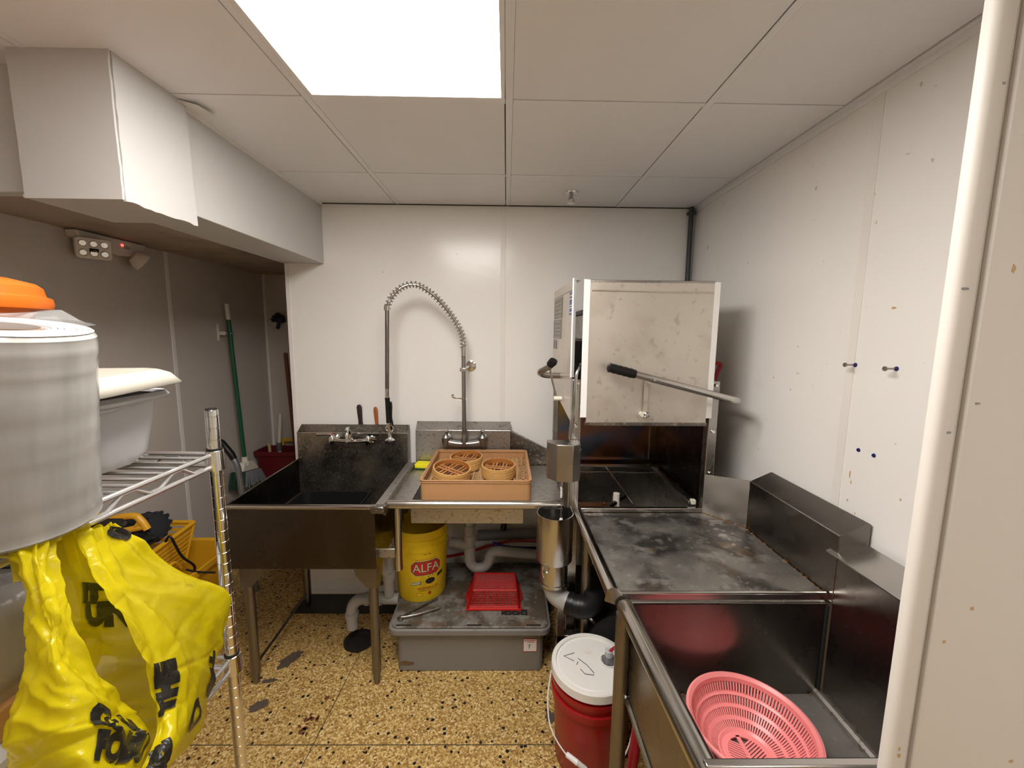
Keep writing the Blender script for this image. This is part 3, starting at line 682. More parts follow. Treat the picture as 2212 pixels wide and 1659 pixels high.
# ================================================================== DISH MACHINE
def dish_machine():
    t = thing('dish_machine', 'stainless hood dish machine with its hood raised in the corner', 'dishwasher', (.57, 1.95, 0))
    # corner posts
    for x0, x1, y0, y1, z1 in ((.272, .312, 1.655, 1.695, 1.440), (.846, .884, 1.655, 1.690, 1.437), (.262, .290, 2.20, 2.24, 1.44), (.846, .884, 2.20, 2.24, 1.44)):
        p = MB().box(x0, x1, y0, y1, .10, z1).build('post', 'steel', t, bevel=.003)
        MB().tube([((x0+x1)/2, (y0+y1)/2, .12), ((x0+x1)/2, (y0+y1)/2, 0)], .016, 12).build('foot', 'leg', p)
    for x in (.286, .298): MB().box(x-.0016, x+.0016, 1.652, 1.656, .88, 1.435).build('post_rib', 'tube', t)
    for x, z in ((.296, 1.425), (.290, 1.245), (.866, 1.42), (.866, 1.225), (.866, 1.045)):
        MB().tube([(x, 1.656, z), (x, 1.646, z)], [.0085, .006], 12).build('bolt', 'chrome', t)
    # raised hood: front, left and right skins
    fr = MB().sheet([(.330, 1.642, 1.262), (.826, 1.642, 1.262), (.826, 1.642, 1.832), (.330, 1.642, 1.836)], .0025).build('front_panel', 'steel_hood', t)
    MB().tube([(.336, 1.6405, 1.797), (.822, 1.6405, 1.792)], .0035, 8).build('pressed_rib', 'steel_hood', fr)
    MB().box(.326, .832, 1.640, 1.652, 1.250, 1.266).build('bottom_hem', 'steel_dirty', fr, bevel=.002)
    MB().box(.326, .830, 1.640, 1.66, 1.828, 1.838).build('top_hem', 'steel', fr, bevel=.002)
    MB().sheet([(.305, 1.642, 1.285), (.330, 1.642, 1.285), (.330, 1.642, 1.838), (.305, 1.642, 1.840)], .006).build('edge_strip', 'strip', fr)
    MB().sheet([(.826, 1.642, 1.285), (.848, 1.642, 1.285), (.848, 1.642, 1.832), (.826, 1.642, 1.834)], .006).build('edge_strip', 'strip', fr)
    lf = MB().sheet([(.276, 1.700, 1.255), (.258, 2.235, 1.335), (.258, 2.235, 1.845), (.276, 1.700, 1.846)], .0025).build('left_panel', 'steel_hood', t)
    MB().sheet([(.270, 1.690, 1.445), (.282, 1.700, 1.445), (.282, 1.700, 1.850), (.270, 1.690, 1.850)], .008).build('edge_strip', 'strip', lf)
    MB().sheet([(.2735, 1.70, 1.806), (.2555, 2.235, 1.806), (.2555, 2.235, 1.808), (.2735, 1.70, 1.808)], .003).build('fold_line', 'steel', lf)
    MB().sheet([(.278, 1.69, 1.842), (.30, 1.70, 1.842), (.285, 2.23, 1.842), (.26, 2.235, 1.842)], .003).build('top_hem', 'steel', lf)
    rp = MB().sheet([(.852, 1.665, 1.262), (.866, 2.235, 1.30), (.866, 2.235, 1.838), (.852, 1.665, 1.832)], .0025).build('right_panel', 'steel_hood', t)
    # printed plates on the left skin
    def plate(nm, y0, y1, z0, z1, mt, off=.003):
        xa = lambda y: .276-.018*(y-1.70)/.535-off
        return MB().sheet([(xa(y0), y0, z0), (xa(y1), y1, z0), (xa(y1), y1, z1), (xa(y0), y0, z1)], .001).build(nm, mt, lf, ang=0)
    plate('rating_plate', 1.965, 2.205, 1.700, 1.812-.012, 'lab_grey'); plate('rating_plate', 1.985, 2.22, 1.600, 1.694, 'lab_grey'); plate('rating_plate', 2.11, 2.215, 1.545, 1.592, 'lab_grey')
    plate('blue_label', 1.715, 1.775, 1.705, 1.800, 'lab_blue')
    for zz in (1.785, 1.772, 1.745, 1.735, 1.716): plate('label_line', 1.722, 1.768, zz-.003, zz+.001, 'paper', .0042)
    for zz in (1.792, 1.772, 1.752, 1.732, 1.712, 1.686, 1.664, 1.645, 1.626, 1.607): plate('plate_line', 1.99, 2.18, zz-.002, zz+.0005, 'lab_cream', .0042)
    # works seen through the open corner
    MB().box(.345, .80, 1.74, 2.22, 1.715, 1.735).build('inner_hood_top', 'black', t, bevel=.004)
    MB().box(.355, .80, 1.78, 2.20, 1.600, 1.715).build('inner_hood_box', 'steel', t, bevel=.004)
    MB().box(.345, .80, 1.75, 2.21, 1.34, 1.585).build('inner_hood_shell', 'black_dull', t, bevel=.004)
    MB().box(.345, .80, 1.742, 1.749, 1.560, 1.575).build('spring_bar', 'steel_spot', t, bevel=.002)
    # wrap-round handles
    hd = MB().tube(cr([(.500, 1.575, 1.472), (.60, 1.575, 1.447), (.72, 1.575, 1.417), (.855, 1.575, 1.383), (.905, 1.582, 1.371), (.932, 1.612, 1.364), (.935, 1.66, 1.362), (.925, 1.80, 1.372), (.900, 2.0, 1.40)], 6), .0145, 14).build('front_handle', 'tube', t)
    g = [(.400+.0104*k, 1.575, 1.497-.00258*k) for k in range(11)]
    MB().tube([(.393, 1.575, 1.4988)]+g, [.008]+[.0195 if k % 2 == 0 else .0175 for k in range(10)]+[.017], 14).build('grip', 'black', hd)
    MB().tube([(.575, 1.561, 1.453), (.575, 1.556, 1.453)], .006, 10).build('handle_screw', 'chrome', hd)
    MB().box(.560, .578, 1.628, 1.634, 1.296, 1.438).build('handle_bracket', 'steel_hood', t, bevel=.001)
    MB().box(.560, .578, 1.572, 1.634, 1.432, 1.438).build('handle_bracket', 'steel_hood', t, bevel=.001)
    MB().tube([(.572, 1.640, 1.302), (.572, 1.618, 1.302), (.572, 1.614, 1.302)], [.014, .012, .007], 14).build('pivot_bolt', 'chrome', t)
    MB().tube([(.556, 1.640, 1.302), (.556, 1.622, 1.302)], .010, 12).build('nylon_bush', 'cream', t)
    h2 = MB().tube(cr([(.205, 1.86, 1.480), (.180, 1.885, 1.462), (.160, 1.91, 1.446), (.168, 1.94, 1.432), (.200, 1.96, 1.424), (.262, 1.99, 1.42)], 5), .0145, 14).build('left_handle', 'tube', t)
    MB().tube([(.200, 1.863, 1.482), (.212, 1.850, 1.497), (.216, 1.845, 1.506), (.217, 1.843, 1.510)], [.018, .021, .018, .006], 14).build('grip', 'black', h2)
    MB().tube([(.206, 1.905, 1.465), (.218, 1.90, 1.40), (.240, 1.90, 1.322)], .005, 8).build('link_rod', 'tube', t)
    MB().tube([(.262, 1.89, 1.322), (.225, 1.89, 1.322)], .011, 12).build('nylon_bush', 'cream', t)
    # red lever on the far right
    MB().tube(cr([(.90, 1.90, 1.497), (.985, 1.90, 1.495), (1.008, 1.90, 1.485), (.995, 1.90, 1.45), (.985, 1.90, 1.41)], 4), .009, 10).build('red_lever', 'red_hose', t)
    # lift rod, switch box, spring, chain and white float tube
    MB().tube(cr([(.310, 1.69, 1.500), (.300, 1.66, 1.485), (.286, 1.645, 1.46), (.282, 1.64, 1.40), (.280, 1.638, 1.32), (.268, 1.636, 1.25), (.262, 1.634, 1.195)], 5), .0065, 10).build('lift_rod', 'tube', t)
    MB().box(.283, .296, 1.645, 1.652, 1.26, 1.40).build('slide_bracket', 'steel_clean', t, bevel=.001)
    poly = [(.302, 1.650), (.302, 1.585), (.268, 1.562), (.205, 1.572), (.172, 1.610), (.172, 1.652)]
    bx = MB().prism([(x, y, 1.035) for x, y in poly], (0, 0, .152)).build('switch_box', 'steel', t, bevel=.002)
    for z in (1.155, 1.075): MB().tube([(.301, 1.615, z), (.308, 1.615, z)], [.008, .005], 10).build('bolt', 'chrome', bx)
    n = 16*10
    MB().tube([(.232+.007*math.cos(2*PI*16*k/n), 1.610+.007*math.sin(2*PI*16*k/n), 1.04-.085*k/n) for k in range(n+1)], .0014, 6).build('spring', 'chrome', t)
    for k in range(9):
        c = Vector((.233, 1.612, .950-.0105*k)); ax = Vector((1, 0, 0)) if k % 2 else Vector((0, 1, 0))
        MB().tube([c+ax*.0035*math.cos(2*PI*j/10)+Vector((0, 0, .0075*math.sin(2*PI*j/10))) for j in range(10)], .0013, 6, closed=True).build('chain_link', 'leg', t)
    MB().tube([(.234, 1.612, .862), (.234, 1.612, .850), (.226, 1.612, .80), (.224, 1.612, .775)], [.006, .0095, .0095, .0095], 12).build('float_tube', 'white_clean', t)
    # wash chamber
    MB().sheet([(.262, 2.205, .88), (.852, 2.205, .88), (.852, 2.205, 1.34), (.262, 2.205, 1.34)], .003).build('back_panel', 'tinted', t)
    MB().box(.797, .803, 2.198, 2.204, .90, 1.34).build('panel_seam', 'steel', t)
    MB().sheet([(.846, 1.70, .88), (.846, 2.20, .88), (.846, 2.20, 1.34), (.846, 1.70, 1.34)], .003).build('side_panel', 'dark_steel', t)
    MB().box(.30, .84, 2.13, 2.16, .895, .915).build('track_rail', 'tube', t, bevel=.003)
    MB().box(.30, .84, 2.12, 2.13, .878, .886).build('track_rail', 'tube', t, bevel=.002)
    MB().box(.812, .832, 1.69, 2.15, .886, .902).build('track_rail', 'steel', t, bevel=.003)
    MB().box(.800, .806, 1.69, 2.15, .880, .906).build('track_rail', 'tube', t, bevel=.002)
    MB().box(.812, .832, 1.684, 1.705, .890, .912).build('track_stop', 'cream', t, bevel=.003)
    MB().tube([(.552, 2.145, .898), (.560, 1.690, .892)], .0045, 10).build('rack_guide_rod', 'tube', t)
    MB().box(.312, .846, 1.652, 1.672, .868, .888).build('front_sill', 'tube', t, bevel=.004)
    tk = MB()
    tk.box(.315, .845, 1.672, 1.675, .62, .868).box(.315, .845, 2.19, 2.193, .62, .878).box(.315, .318, 1.675, 2.19, .62, .868).box(.842, .845, 1.675, 2.19, .62, .878).box(.315, .845, 1.672, 2.193, .617, .62)
    tk.build('tank', 'steel', t, ang=0)
    MB().box(.322, .54, 1.90, 1.98, .74, .775).build('strainer_tray', 'copper', t, bevel=.003)  # copper colour stands for the orange reflection inside the tank
    hub = MB().lathe([(.006, .70), (.026, .70), (.022, .80), (.016, .845), (.015, .895), (.004, .897)], (.515, 1.80, 0), 16).build('wash_arm_hub', 'cream', t)
    MB().tube([(.515, 1.80, .855), (.485, 1.76, .85), (.45, 1.72, .845)], [.011, .010, .006], 10).build('wash_arm', 'dark_steel', hub)
    MB().tube([(.515, 1.80, .855), (.56, 1.85, .85), (.60, 1.90, .845)], [.011, .010, .006], 10).build('wash_arm', 'dark_steel', hub)
    MB().tube([(.455, 1.83, .84), (.462, 1.80, .84)], .004, 8).build('rinse_arm', 'chrome', hub)
    MB().tube([(.46, 1.815, .79), (.46, 1.815, .872)], .003, 8).build('rinse_arm', 'chrome', hub)
    # dark pump housing under the tank
    MB().box(.33, .84, 1.78, 2.19, .22, .60).build('pump_housing', 'black_dull', t, bevel=.01)
    MB().lathe([(.10, .0), (.115, .01), (.115, .16), (.10, .17)], (.47, 1.72, .30), 24, Matrix.Rotation(R(80), 4, 'X')).build('pump_motor', 'black_dull', t)
    MB().box(.225, .262, 1.600, 1.640, .04, .52).build('stand_leg', 'steel_dirty', t, bevel=.003)
    MB().box(.225, .44, 1.600, 1.640, .30, .335).build('stand_rail', 'steel_dirty', t, bevel=.003)
    MB().tube(cr([(.40, 1.60, .38), (.37, 1.57, .43), (.35, 1.57, .46)], 4), .008, 8).build('hose_end', 'chrome', t)
dish_machine()
def scrap_cup():
    t = thing('drain_cup', 'stainless drain funnel with black rubber elbow under the dish machine', 'drain', (.21, 1.62, .45))
    c = Vector((.212, 1.640, 0))
    b = MB().lathe([(.0725, .665), (.077, .672), (.077, .875), (.0745, .875), (.0745, .674), (.070, .668)], c, 36, close=True)
    o = b.build('cup', 'steel_clean', t)
    MB().lathe([(.055, .555), (.0585, .558), (.0585, .665), (.0735, .668), (.070, .672), (.055, .672)], c, 32, close=True).build('neck', 'steel_clean', t)
    MB().lathe([(.0585, .560), (.0625, .560), (.0625, .570), (.0585, .570)], c, 32, close=True).build('clamp_ring', 'tube', t)
    MB().tube(cr([(.212, 1.64, .562), (.213, 1.635, .535), (.225, 1.625, .508), (.255, 1.61, .492), (.275, 1.60, .488)], 5), [.056, .054, .052, .050, .048, .046, .045, .044, .044, .043, .043, .042, .042, .042, .041, .041, .041, .041, .041, .041, .041], 18).build('elbow', 'pvc', t)
    MB().tube(cr([(.268, 1.603, .489), (.305, 1.585, .484), (.345, 1.575, .490), (.372, 1.578, .515), (.380, 1.59, .55)], 5), .046, 18).build('rubber_elbow', 'rubber', t)
    for q in ((.285, 1.594, .487), (.312, 1.583, .485)):
        MB().tube([q, (q[0]+.010, q[1]-.004, q[2])], .0485, 18).build('hose_clamp', 'black', t)
    MB().tube(arc((.16, 1.585, .64), .022, 0, 360, 18, (0, 1, 0), (0, 0, 1))[:-1], .003, 8, closed=True).build('lift_ring', 'chrome', t)
scrap_cup()

# ================================================================== RIGHT TABLE
def right_table():
    t = thing('clean_table', 'stained flat stainless table running from the dish machine towards the sink', 'table', (.63, 1.38, 0))
    z = .868
    MB().prism([(.325, 1.112, z-.002), (.952, 1.112, z-.002), (.952, 1.515, z-.002), (.848, 1.650, z-.002), (.325, 1.650, z-.002)], (0, 0, .003)).build('table_top', 'table_top', t, ang=0)
    MB().tube([(.308, 1.700, .872), (.318, 1.100, .872)], .0215, 18).build('side_rail', 'tube', t)
    MB().sheet([(.294, 1.103, .850), (.330, 1.103, .836), (.345, 1.103, .860), (.345, 1.103, .872), (.330, 1.103, .890), (.300, 1.103, .886)], .004).build('rail_end_cap', 'steel_clean', t)
    MB().box(.335, .958, 1.104, 1.112, .842, .872).build('front_fascia', 'steel_clean', t, bevel=.003)
    MB().tube([(.330, 1.106, .873), (.950, 1.106, .873)], .0055, 10).build('front_bead', 'tube', t)
    MB().tube([(.335, 1.102, .846), (.948, 1.102, .846)], .004, 8).build('weld_bead', 'steel_clean', t)
    MB().sheet([(.846, 1.655, z), (.955, 1.515, z), (.955, 1.515, 1.064), (.846, 1.655, 1.040)], .003).build('corner_splash', 'steel_clean', t)
    pr = [(.955, z-.02), (.955, 1.062), (1.035, 1.100), (1.044, 1.096), (1.044, z-.02)]
    MB().prism([(x, 1.085, zz) for x, zz in pr], (0, .432, 0)).build('side_splash', 'steel_mid', t, bevel=.002)
    MB().tube([(.9545, 1.085, 1.062), (.9545, 1.517, 1.062)], .002, 8).build('splash_fold', 'tube', t)
    b = MB()
    random.seed(3)
    for a, c in (((.850, 1.648), (.953, 1.514)), ((.953, 1.514), (.953, 1.115))):
        n = 26
        for k in range(n):
            s = (k+random.random())/n; x = a[0]+(c[0]-a[0])*s; y = a[1]+(c[1]-a[1])*s
            r_ = random.uniform(.0025, .0065)
            b.lathe([(r_, z), (r_*.8, z+r_*.5), (r_*.3, z+r_*.7)], (x-.003, y, 0), 7)
    b.build('grime_line', 'rust', t, kind='stuff')
    for x, y in ((.345, 1.60), (.90, 1.60)):
        MB().tube([(x, y, z-.003), (x, y, .06)], .0205, 14).build('leg', 'leg', t)
        MB().tube([(x, y, .07), (x, y, 0)], .016, 12).build('foot', 'leg', t)
right_table()
def right_sink():
    t = thing('corner_sink', 'deep stainless sink by the door jamb holding a pink colander', 'sink', (.66, .86, 0))
    x0, x1, y0, y1 = .362, .955, .640, 1.098; zb = .548; zr = .850
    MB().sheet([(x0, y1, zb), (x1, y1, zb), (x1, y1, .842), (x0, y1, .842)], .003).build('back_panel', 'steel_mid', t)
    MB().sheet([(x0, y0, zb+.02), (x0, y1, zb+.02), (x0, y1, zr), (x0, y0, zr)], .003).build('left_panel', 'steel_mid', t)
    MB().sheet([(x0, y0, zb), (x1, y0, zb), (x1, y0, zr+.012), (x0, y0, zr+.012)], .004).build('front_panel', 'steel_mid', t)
    MB().box(x0, x1, y0-.012, y0+.004, zr+.005, zr+.016).build('front_rim', 'steel_clean', t, bevel=.003)
    MB().box(x0, x1, y0, y1, zb-.003, zb).build('basin_floor', 'basin', t)
    b = MB()   # coved seams at the floor
    b.tube([(x1-.004, y0, zb+.004), (x1-.004, y1, zb+.004)], .016, 10); b.build('cove', 'steel_spot', t)
    MB().tube([(x1-.004, y1-.004, zb), (x1-.004, y1-.004, .84)], .005, 8).build('corner_grime', 'black_dull', t)  # thin black line down the back right corner
    MB().tube([(x0+.002, y0, zb+.02), (x0+.002, y1, zb+.02)], .012, 10).build('bottom_bend', 'steel', t)
    pr = [(x1, zb), (x1, 1.004), (1.030, 1.032), (1.042, 1.028), (1.042, zb)]
    MB().prism([(x, y0, zz) for x, zz in pr], (0, 1.0845-y0, 0)).build('side_splash', 'steel_mid', t, bevel=.002)
    MB().sheet([(x1-.012, y0, 1.003), (x1-.012, 1.112, 1.003), (1.034, 1.112, 1.036), (1.034, y0, 1.036)], .004).build('splash_cap', 'steel_clean', t)
    MB().tube([(.352, 1.092, .838), (.372, .63, .838)], .0245, 20).build('side_rail', 'tube', t)
    for x, y in ((.345, 1.075), (.400, .70), (.93, 1.05), (.93, .68)):
        top = .83 if x < .36 else zb-.004
        MB().tube([(x, y, top), (x, y, .06)], .0225, 16).build('leg', 'leg', t)
        MB().tube([(x, y, .07), (x, y, 0)], .016, 12).build('foot', 'leg', t)
    MB().tube([(.430, .98, zb-.004), (.430, .98, .05)], .021, 14).build('drain_leg', 'leg', t)
    random.seed(11); b = MB()
    for k in range(46):
        s = random.random(); r_ = random.uniform(.0015, .005)
        if k % 2: x, y = x1-.006-random.random()*.012, y0+.12+(y1-y0-.14)*s
        else: x, y = x0+.02+(x1-x0-.03)*s, y1-.006
        b.lathe([(r_, zb), (r_*.8, zb+r_), (r_*.2, zb+r_*1.4)], (x, y, 0), 6)
    b.build('grime_line', 'rust', t, kind='stuff')
right_sink()

# ================================================================== THINGS ON THE TABLES
def dish_rack():
    t = thing('dish_rack', 'tan plastic dish rack holding bamboo steamers over the shallow bowl', 'dish rack', (-.133, 2.01, .863))
    x0, x1, y0, y1 = -.385, .118, 1.768, 2.252; z0, z1 = .866, .966
    def wallring(k0, k1, za, zb, rad):
        a = rrpoly(x0-k0, x1+k0, y0-k0, y1+k0, za, rad+k0); b = rrpoly(x0-k0, x1+k0, y0-k0, y1+k0, zb, rad+k0)
        c = rrpoly(x0-k1, x1+k1, y0-k1, y1+k1, zb, max(.004, rad+k1)); d = rrpoly(x0-k1, x1+k1, y0-k1, y1+k1, za, max(.004, rad+k1))
        n = len(a); m = MB(); m.add(a+b+c+d, [(q*n+i, q*n+(i+1) % n, ((q+1) % 4)*n+(i+1) % n, ((q+1) % 4)*n+i) for q in range(4) for i in range(n)]); return m
    wallring(0, -.006, z0, z1-.012, .022).build('side_wall', 'rack', t)
    wallring(.0035, -.010, z1-.014, z1-.010, .022).build('rim', 'rack', t, bevel=.0015)
    wallring(.0035, -.005, z1-.006, z1, .022).build('rim', 'rack', t, bevel=.0015)
    wallring(.000, -.010, z1-.011, z1-.005, .022).build('rim_core', 'rack', t)
    g = MB(); zf = z0+.050
    n = 20
    for k in range(1, n):
        x = x0+(x1-x0)*k/n; y = y0+(y1-y0)*k/n
        w_ = .0035 if k % 2 else .0018
        g.box(x-w_, x+w_, y0+.006, y1-.006, zf, zf+.006); g.box(x0+.006, x1-.006, y-w_, y+w_, zf-.002, zf+.004)
    g.build('base_grid', 'rack_in', t, ang=0, kind='stuff')
    pr = MB().prism([(-.004, -.0025, zf+.004), (.004, -.0025, zf+.004), (.0035, -.0025, zf+.054), (.0015, -.0025, zf+.062), (-.0015, -.0025, zf+.062), (-.0035, -.0025, zf+.054)], (0, .005, 0))
    p = None
    px = [-.155, -.118, -.085, -.045, -.005, .035, .072]; 
    for x, y in [(-.112, 1.815), (-.118, 1.86), (-.122, 1.915), (-.062, 1.825), (-.005, 1.825), (.054, 1.815), (.055, 1.865), (.058, 1.92), (.058, 2.06), (-.085, 2.065), (-.035, 2.068), (.012, 2.068), (-.118, 1.99), (.085, 2.1)]:
        if p is None: p = pr.build('peg', 'rack_in', t, ang=30); p.location = (x, y, 0)
        else: inst(p, (x+.112, y-1.815, 0))
    z = MB()   # zig-zag lattice at the right end
    for k in range(11):
        y = 1.80+.04*k
        for s in (0, 1):
            a = .072 if (k+s) % 2 else .100
            z.tube([(a, y, zf+.012), (.172-a, y+.04, zf+.012)], .0018, 6)
    z.build('lattice', 'rack_in', t, kind='stuff')
dish_rack()
def steamer(x, y, z, r_, tilt, rot, label, h=.056):
    t = thing('bamboo_steamer', label, 'steamer', (x, y, z), 'bamboo steamers in the tan rack')
    m = Matrix.Rotation(tilt[0], 4, 'X') @ Matrix.Rotation(tilt[1], 4, 'Y') @ Matrix.Rotation(rot, 4, 'Z')
    c = Vector((x, y, z))
    def put(mb): mb.v = [tuple(m @ Vector(p)+c) for p in mb.v]; return mb
    put(MB().lathe([(r_-.004, 0), (r_, .001), (r_, h-.001), (r_-.004, h)], seg=48, close=True)).build('outer_band', 'bamboo', t)
    put(MB().lathe([(r_-.004, .006), (r_-.0042, h-.0005), (r_-.0075, h-.0005), (r_-.0075, .006)], seg=48, close=True)).build('inner_band', 'bamboo_in', t)
    for zz in (.016, .03, .044): put(MB().tube([(r_*math.cos(2*PI*k/48), r_*math.sin(2*PI*k/48), zz) for k in range(48)], .0012, 6, closed=True)).build('band_strip', 'bamboo', t)
    zs = h-.022; ri = r_-.008
    n = 9
    for k in range(n):
        yy = -ri*.88+2*ri*.88*k/(n-1); hw = math.sqrt(max(0, ri*ri-yy*yy))-.002
        put(MB().box(-hw, hw, yy-.0052, yy+.0052, zs, zs+.003)).build('slat', 'bamboo_dark' if k % 3 == 1 else 'bamboo_slat', t, bevel=.001)
    for xx in (-.012, .010):
        put(MB().box(xx-.006, xx+.006, -ri+.004, ri-.004, zs+.003, zs+.0065)).build('cross_slat', 'bamboo_slat', t, bevel=.001)
    put(MB().lathe([(.001, zs-.016), (ri, zs-.016), (ri, zs-.014), (.001, zs-.014)], seg=32)).build('under_mat', 'bamboo_dark', t)
steamer(-.258, 1.876, .938, .089, (R(7), R(5)), R(60), 'bamboo steamer at the front left of the tan rack, tilted')
steamer(-.205, 2.078, .929, .085, (R(4), R(-1)), R(72), 'bamboo steamer at the back of the tan rack, behind the tilted one')
steamer(-.034, 1.945, .929, .083, (R(4), R(0)), R(80), 'bamboo steamer standing level among pegs on the right of the tan rack')
def sponge():
    t = thing('sponge', 'bright yellow sponge beside the tan rack', 'sponge', (-.452, 2.245, .863))
    m = Matrix.Rotation(R(-6), 4, 'Z'); c = Vector((-.452, 2.235, 0))
    for nm, za, zb, mt in (('pad', .8635, .871, 'scour'), ('foam', .871, .892, 'sponge')):
        b = MB().rrect(-.055, .055, -.034, .034, za, zb, .008)
        b.v = [tuple(m @ Vector(p)+c) for p in b.v]; b.build(nm, mt, t, bevel=.003)
sponge()
def colander():
    t = thing('colander', 'pink slotted plastic colander sitting in the right sink', 'colander', (.629, .91, .552))
    c = Vector((.629, .91, 0)); zr, zb = .657, .556
    prof = [(.150, .655), (.137, .640), (.126, .615), (.109, .590), (.088, .572), (.062, .562)]
    MB().lathe([(.137, .640), (.1385, .652), (.146, .659), (.152, .657), (.153, .652), (.149, .650), (.144, .650), (.141, .638)], c, 96, close=True).build('rim', 'pink', t)
    def ring(r0, z0, w_):
        MB().lathe([(r0-w_, z0-w_*.6), (r0+w_, z0+w_*.9), (r0+w_+.003, z0+w_*.9-.001), (r0-w_+.002, z0-w_*.6-.0025)], c, 96, close=True).build('ring', 'pink', t)
    bands = [((.138, .640), (.127, .617)), ((.124, .612), (.111, .593)), ((.107, .589), (.091, .574)), ((.087, .571), (.066, .5625))]
    for (r0, z0), (r1, z1) in zip([b[1] for b in bands], [b[0] for b in bands][1:]+[(.060, .5605)]):
        ring((r0+r1)/2, (z0+z1)/2, .0036)
    for bi, ((r0, z0), (r1, z1)) in enumerate(bands):
        n = (112, 112, 104, 84)[bi]; b = MB()
        for k in range(n):
            a = 2*PI*k/n; ca, sa = math.cos(a), math.sin(a); hw0 = r0*PI/n*.60; hw1 = r1*PI/n*.60
            def P(r_, z_, s_, q): return (c.x+r_*ca-s_*sa, c.y+r_*sa+s_*ca, z_-q)
            b.frustum([P(r0, z0, -hw0, 0), P(r0, z0, hw0, 0), P(r0+.0022, z0, hw0, .0015), P(r0+.0022, z0, -hw0, .0015)],
                      [P(r1, z1, -hw1, 0), P(r1, z1, hw1, 0), P(r1+.0012, z1, hw1, .0022), P(r1+.0012, z1, -hw1, .0022)])
        b.build('slot_ribs', 'pink', t, ang=0, kind='stuff')
    b = MB()    # bottom disc: outline ring, spine and leaf-like ribs
    b.lathe([(.046, .5565), (.062, .5565), (.062, .5595), (.046, .5595)], c, 64, close=True)
    b.box(c.x-.005, c.x+.005, c.y-.05, c.y+.05, .5565, .5595)
    for k in range(-6, 7):
        for s in (-1, 1):
            y = c.y+k*.0075; b.sheet([(c.x+s*.003, y-.0022, .558), (c.x+s*.055, y+.0278, .558), (c.x+s*.055, y+.0322, .558), (c.x+s*.003, y+.0022, .558)], .0028) if (k*.0075)**2 < .0018 and k < 4 else None
    b.build('bottom_disc', 'pink', t, ang=0)
    b = MB().lathe([(.050, .549), (.058, .549), (.058, .5565), (.050, .5565)], c, 48, close=True); b.build('foot_ring', 'pink', t)
colander()

# ================================================================== UNDER THE TABLES
def grease_trap():
    t = thing('grease_trap', 'grey plastic grease trap box with a grimy lid under the dish table', 'grease trap', (-.165, 2.03, 0))
    rows = []
    for z, k in ((0, .012), (.004, .006), (.20, 0)):
        rows.append([Vector(p) for p in rrpoly(-.515+k, .190-k, 1.784+k, 2.290-k, z, .03)])
    b = MB().grid(rows, True); b.build('tank', 'trap', t)
    MB().prism(rrpoly(-.515, .190, 1.784, 2.29, .004, .03), (0, 0, .19)).build('tank_core', 'trap', t)
    MB().prism(rrpoly(-.552, .224, 1.756, 2.318, .205, .045), (0, 0, .033)).build('lid_skirt', 'trap', t, bevel=.006)
    MB().prism(rrpoly(-.540, .212, 1.764, 2.306, .238, .04), (0, 0, .010)).build('lid', 'trap_lid', t, bevel=.004)
    b = MB(); random.seed(5)
    for i in range(23):
        for j in range(4):
            x = -.27+.0205*i+random.uniform(-.002, .002); y = 1.80+.030*j+(.012 if i % 2 else 0)
            if x < .19: b.lathe([(.0065, .2475), (.0062, .2495), (.0045, .2497), (.0040, .2485)], (x, y, 0), 10)
    b.build('lid_studs', 'trap_lid', t, kind='stuff')
    for x0, x1 in ((-.512, -.440), (-.178, -.108), (.105, .175)):
        MB().box(x0, x1, 1.771, 1.781, .2465, .2488).build('latch_slot', 'black_dull', t, bevel=.001)
    MB().box(-.015, .115, 1.845, 1.885, .2465, .2492).build('vent_slot', 'black_dull', t, bevel=.001)
    random.seed(12); pts = []
    for k in range(24):
        a = 2*PI*k/24; q = random.uniform(.7, 1.15); pts.append((-.468+.038*q*math.cos(a), 1.7832, .043+.013*q*math.sin(a)))
    MB().prism(pts, (0, -.0006, 0)).build('rust_smear', 'rust', t, ang=0)
    # sticker with a T
    MB().sheet([(.091, 1.7825, .104), (.159, 1.7825, .104), (.159, 1.7825, .172), (.091, 1.7825, .172)], .0008).build('sticker_edge', 'lab_red', t, ang=0)
    MB().sheet([(.094, 1.7818, .107), (.156, 1.7818, .107), (.156, 1.7818, .169), (.094, 1.7818, .169)], .0008).build('sticker', 'paper', t, ang=0)
    text_on('T', .030, lambda x, y: (.122+x, 1.7810, .130+y), 'sticker_letter', 'print', t)
    for k, (a, b2) in enumerate(((.108, .152), (.110, .145))): MB().box(a, b2, 1.7808, 1.7812, .162-.008*k, .165-.008*k).build('sticker_line', 'lab_red', t, ang=0)
    MB().prism([(.097, 1.7812, .162), (.102, 1.7812, .166), (.107, 1.7812, .162), (.102, 1.7812, .158)], (0, -.0005, 0)).build('sticker_logo', 'lab_red', t, ang=0)
grease_trap()
def bucket_lathe(c, rb, rt, z0, z1, rings, wall_=.003):
    """open pail: outer profile with hoops near the top"""
    H = z1-z0; rr_ = lambda z: rb+(rt-rb)*(z-z0)/H
    out = [(.001, z0+.002), (rb-.006, z0+.002), (rb-.002, z0), (rb, z0+.004)]
    for (za, zb_, d) in rings:
        out += [(rr_(za), za), (rr_(za)+d, za+.002), (rr_(zb_)+d, zb_-.002), (rr_(zb_), zb_)]
    out += [(rr_(z1), z1), (rr_(z1)-wall_, z1), (rb-wall_, z0+.006), (.001, z0+.006)]
    return MB().lathe(out, c, 48)
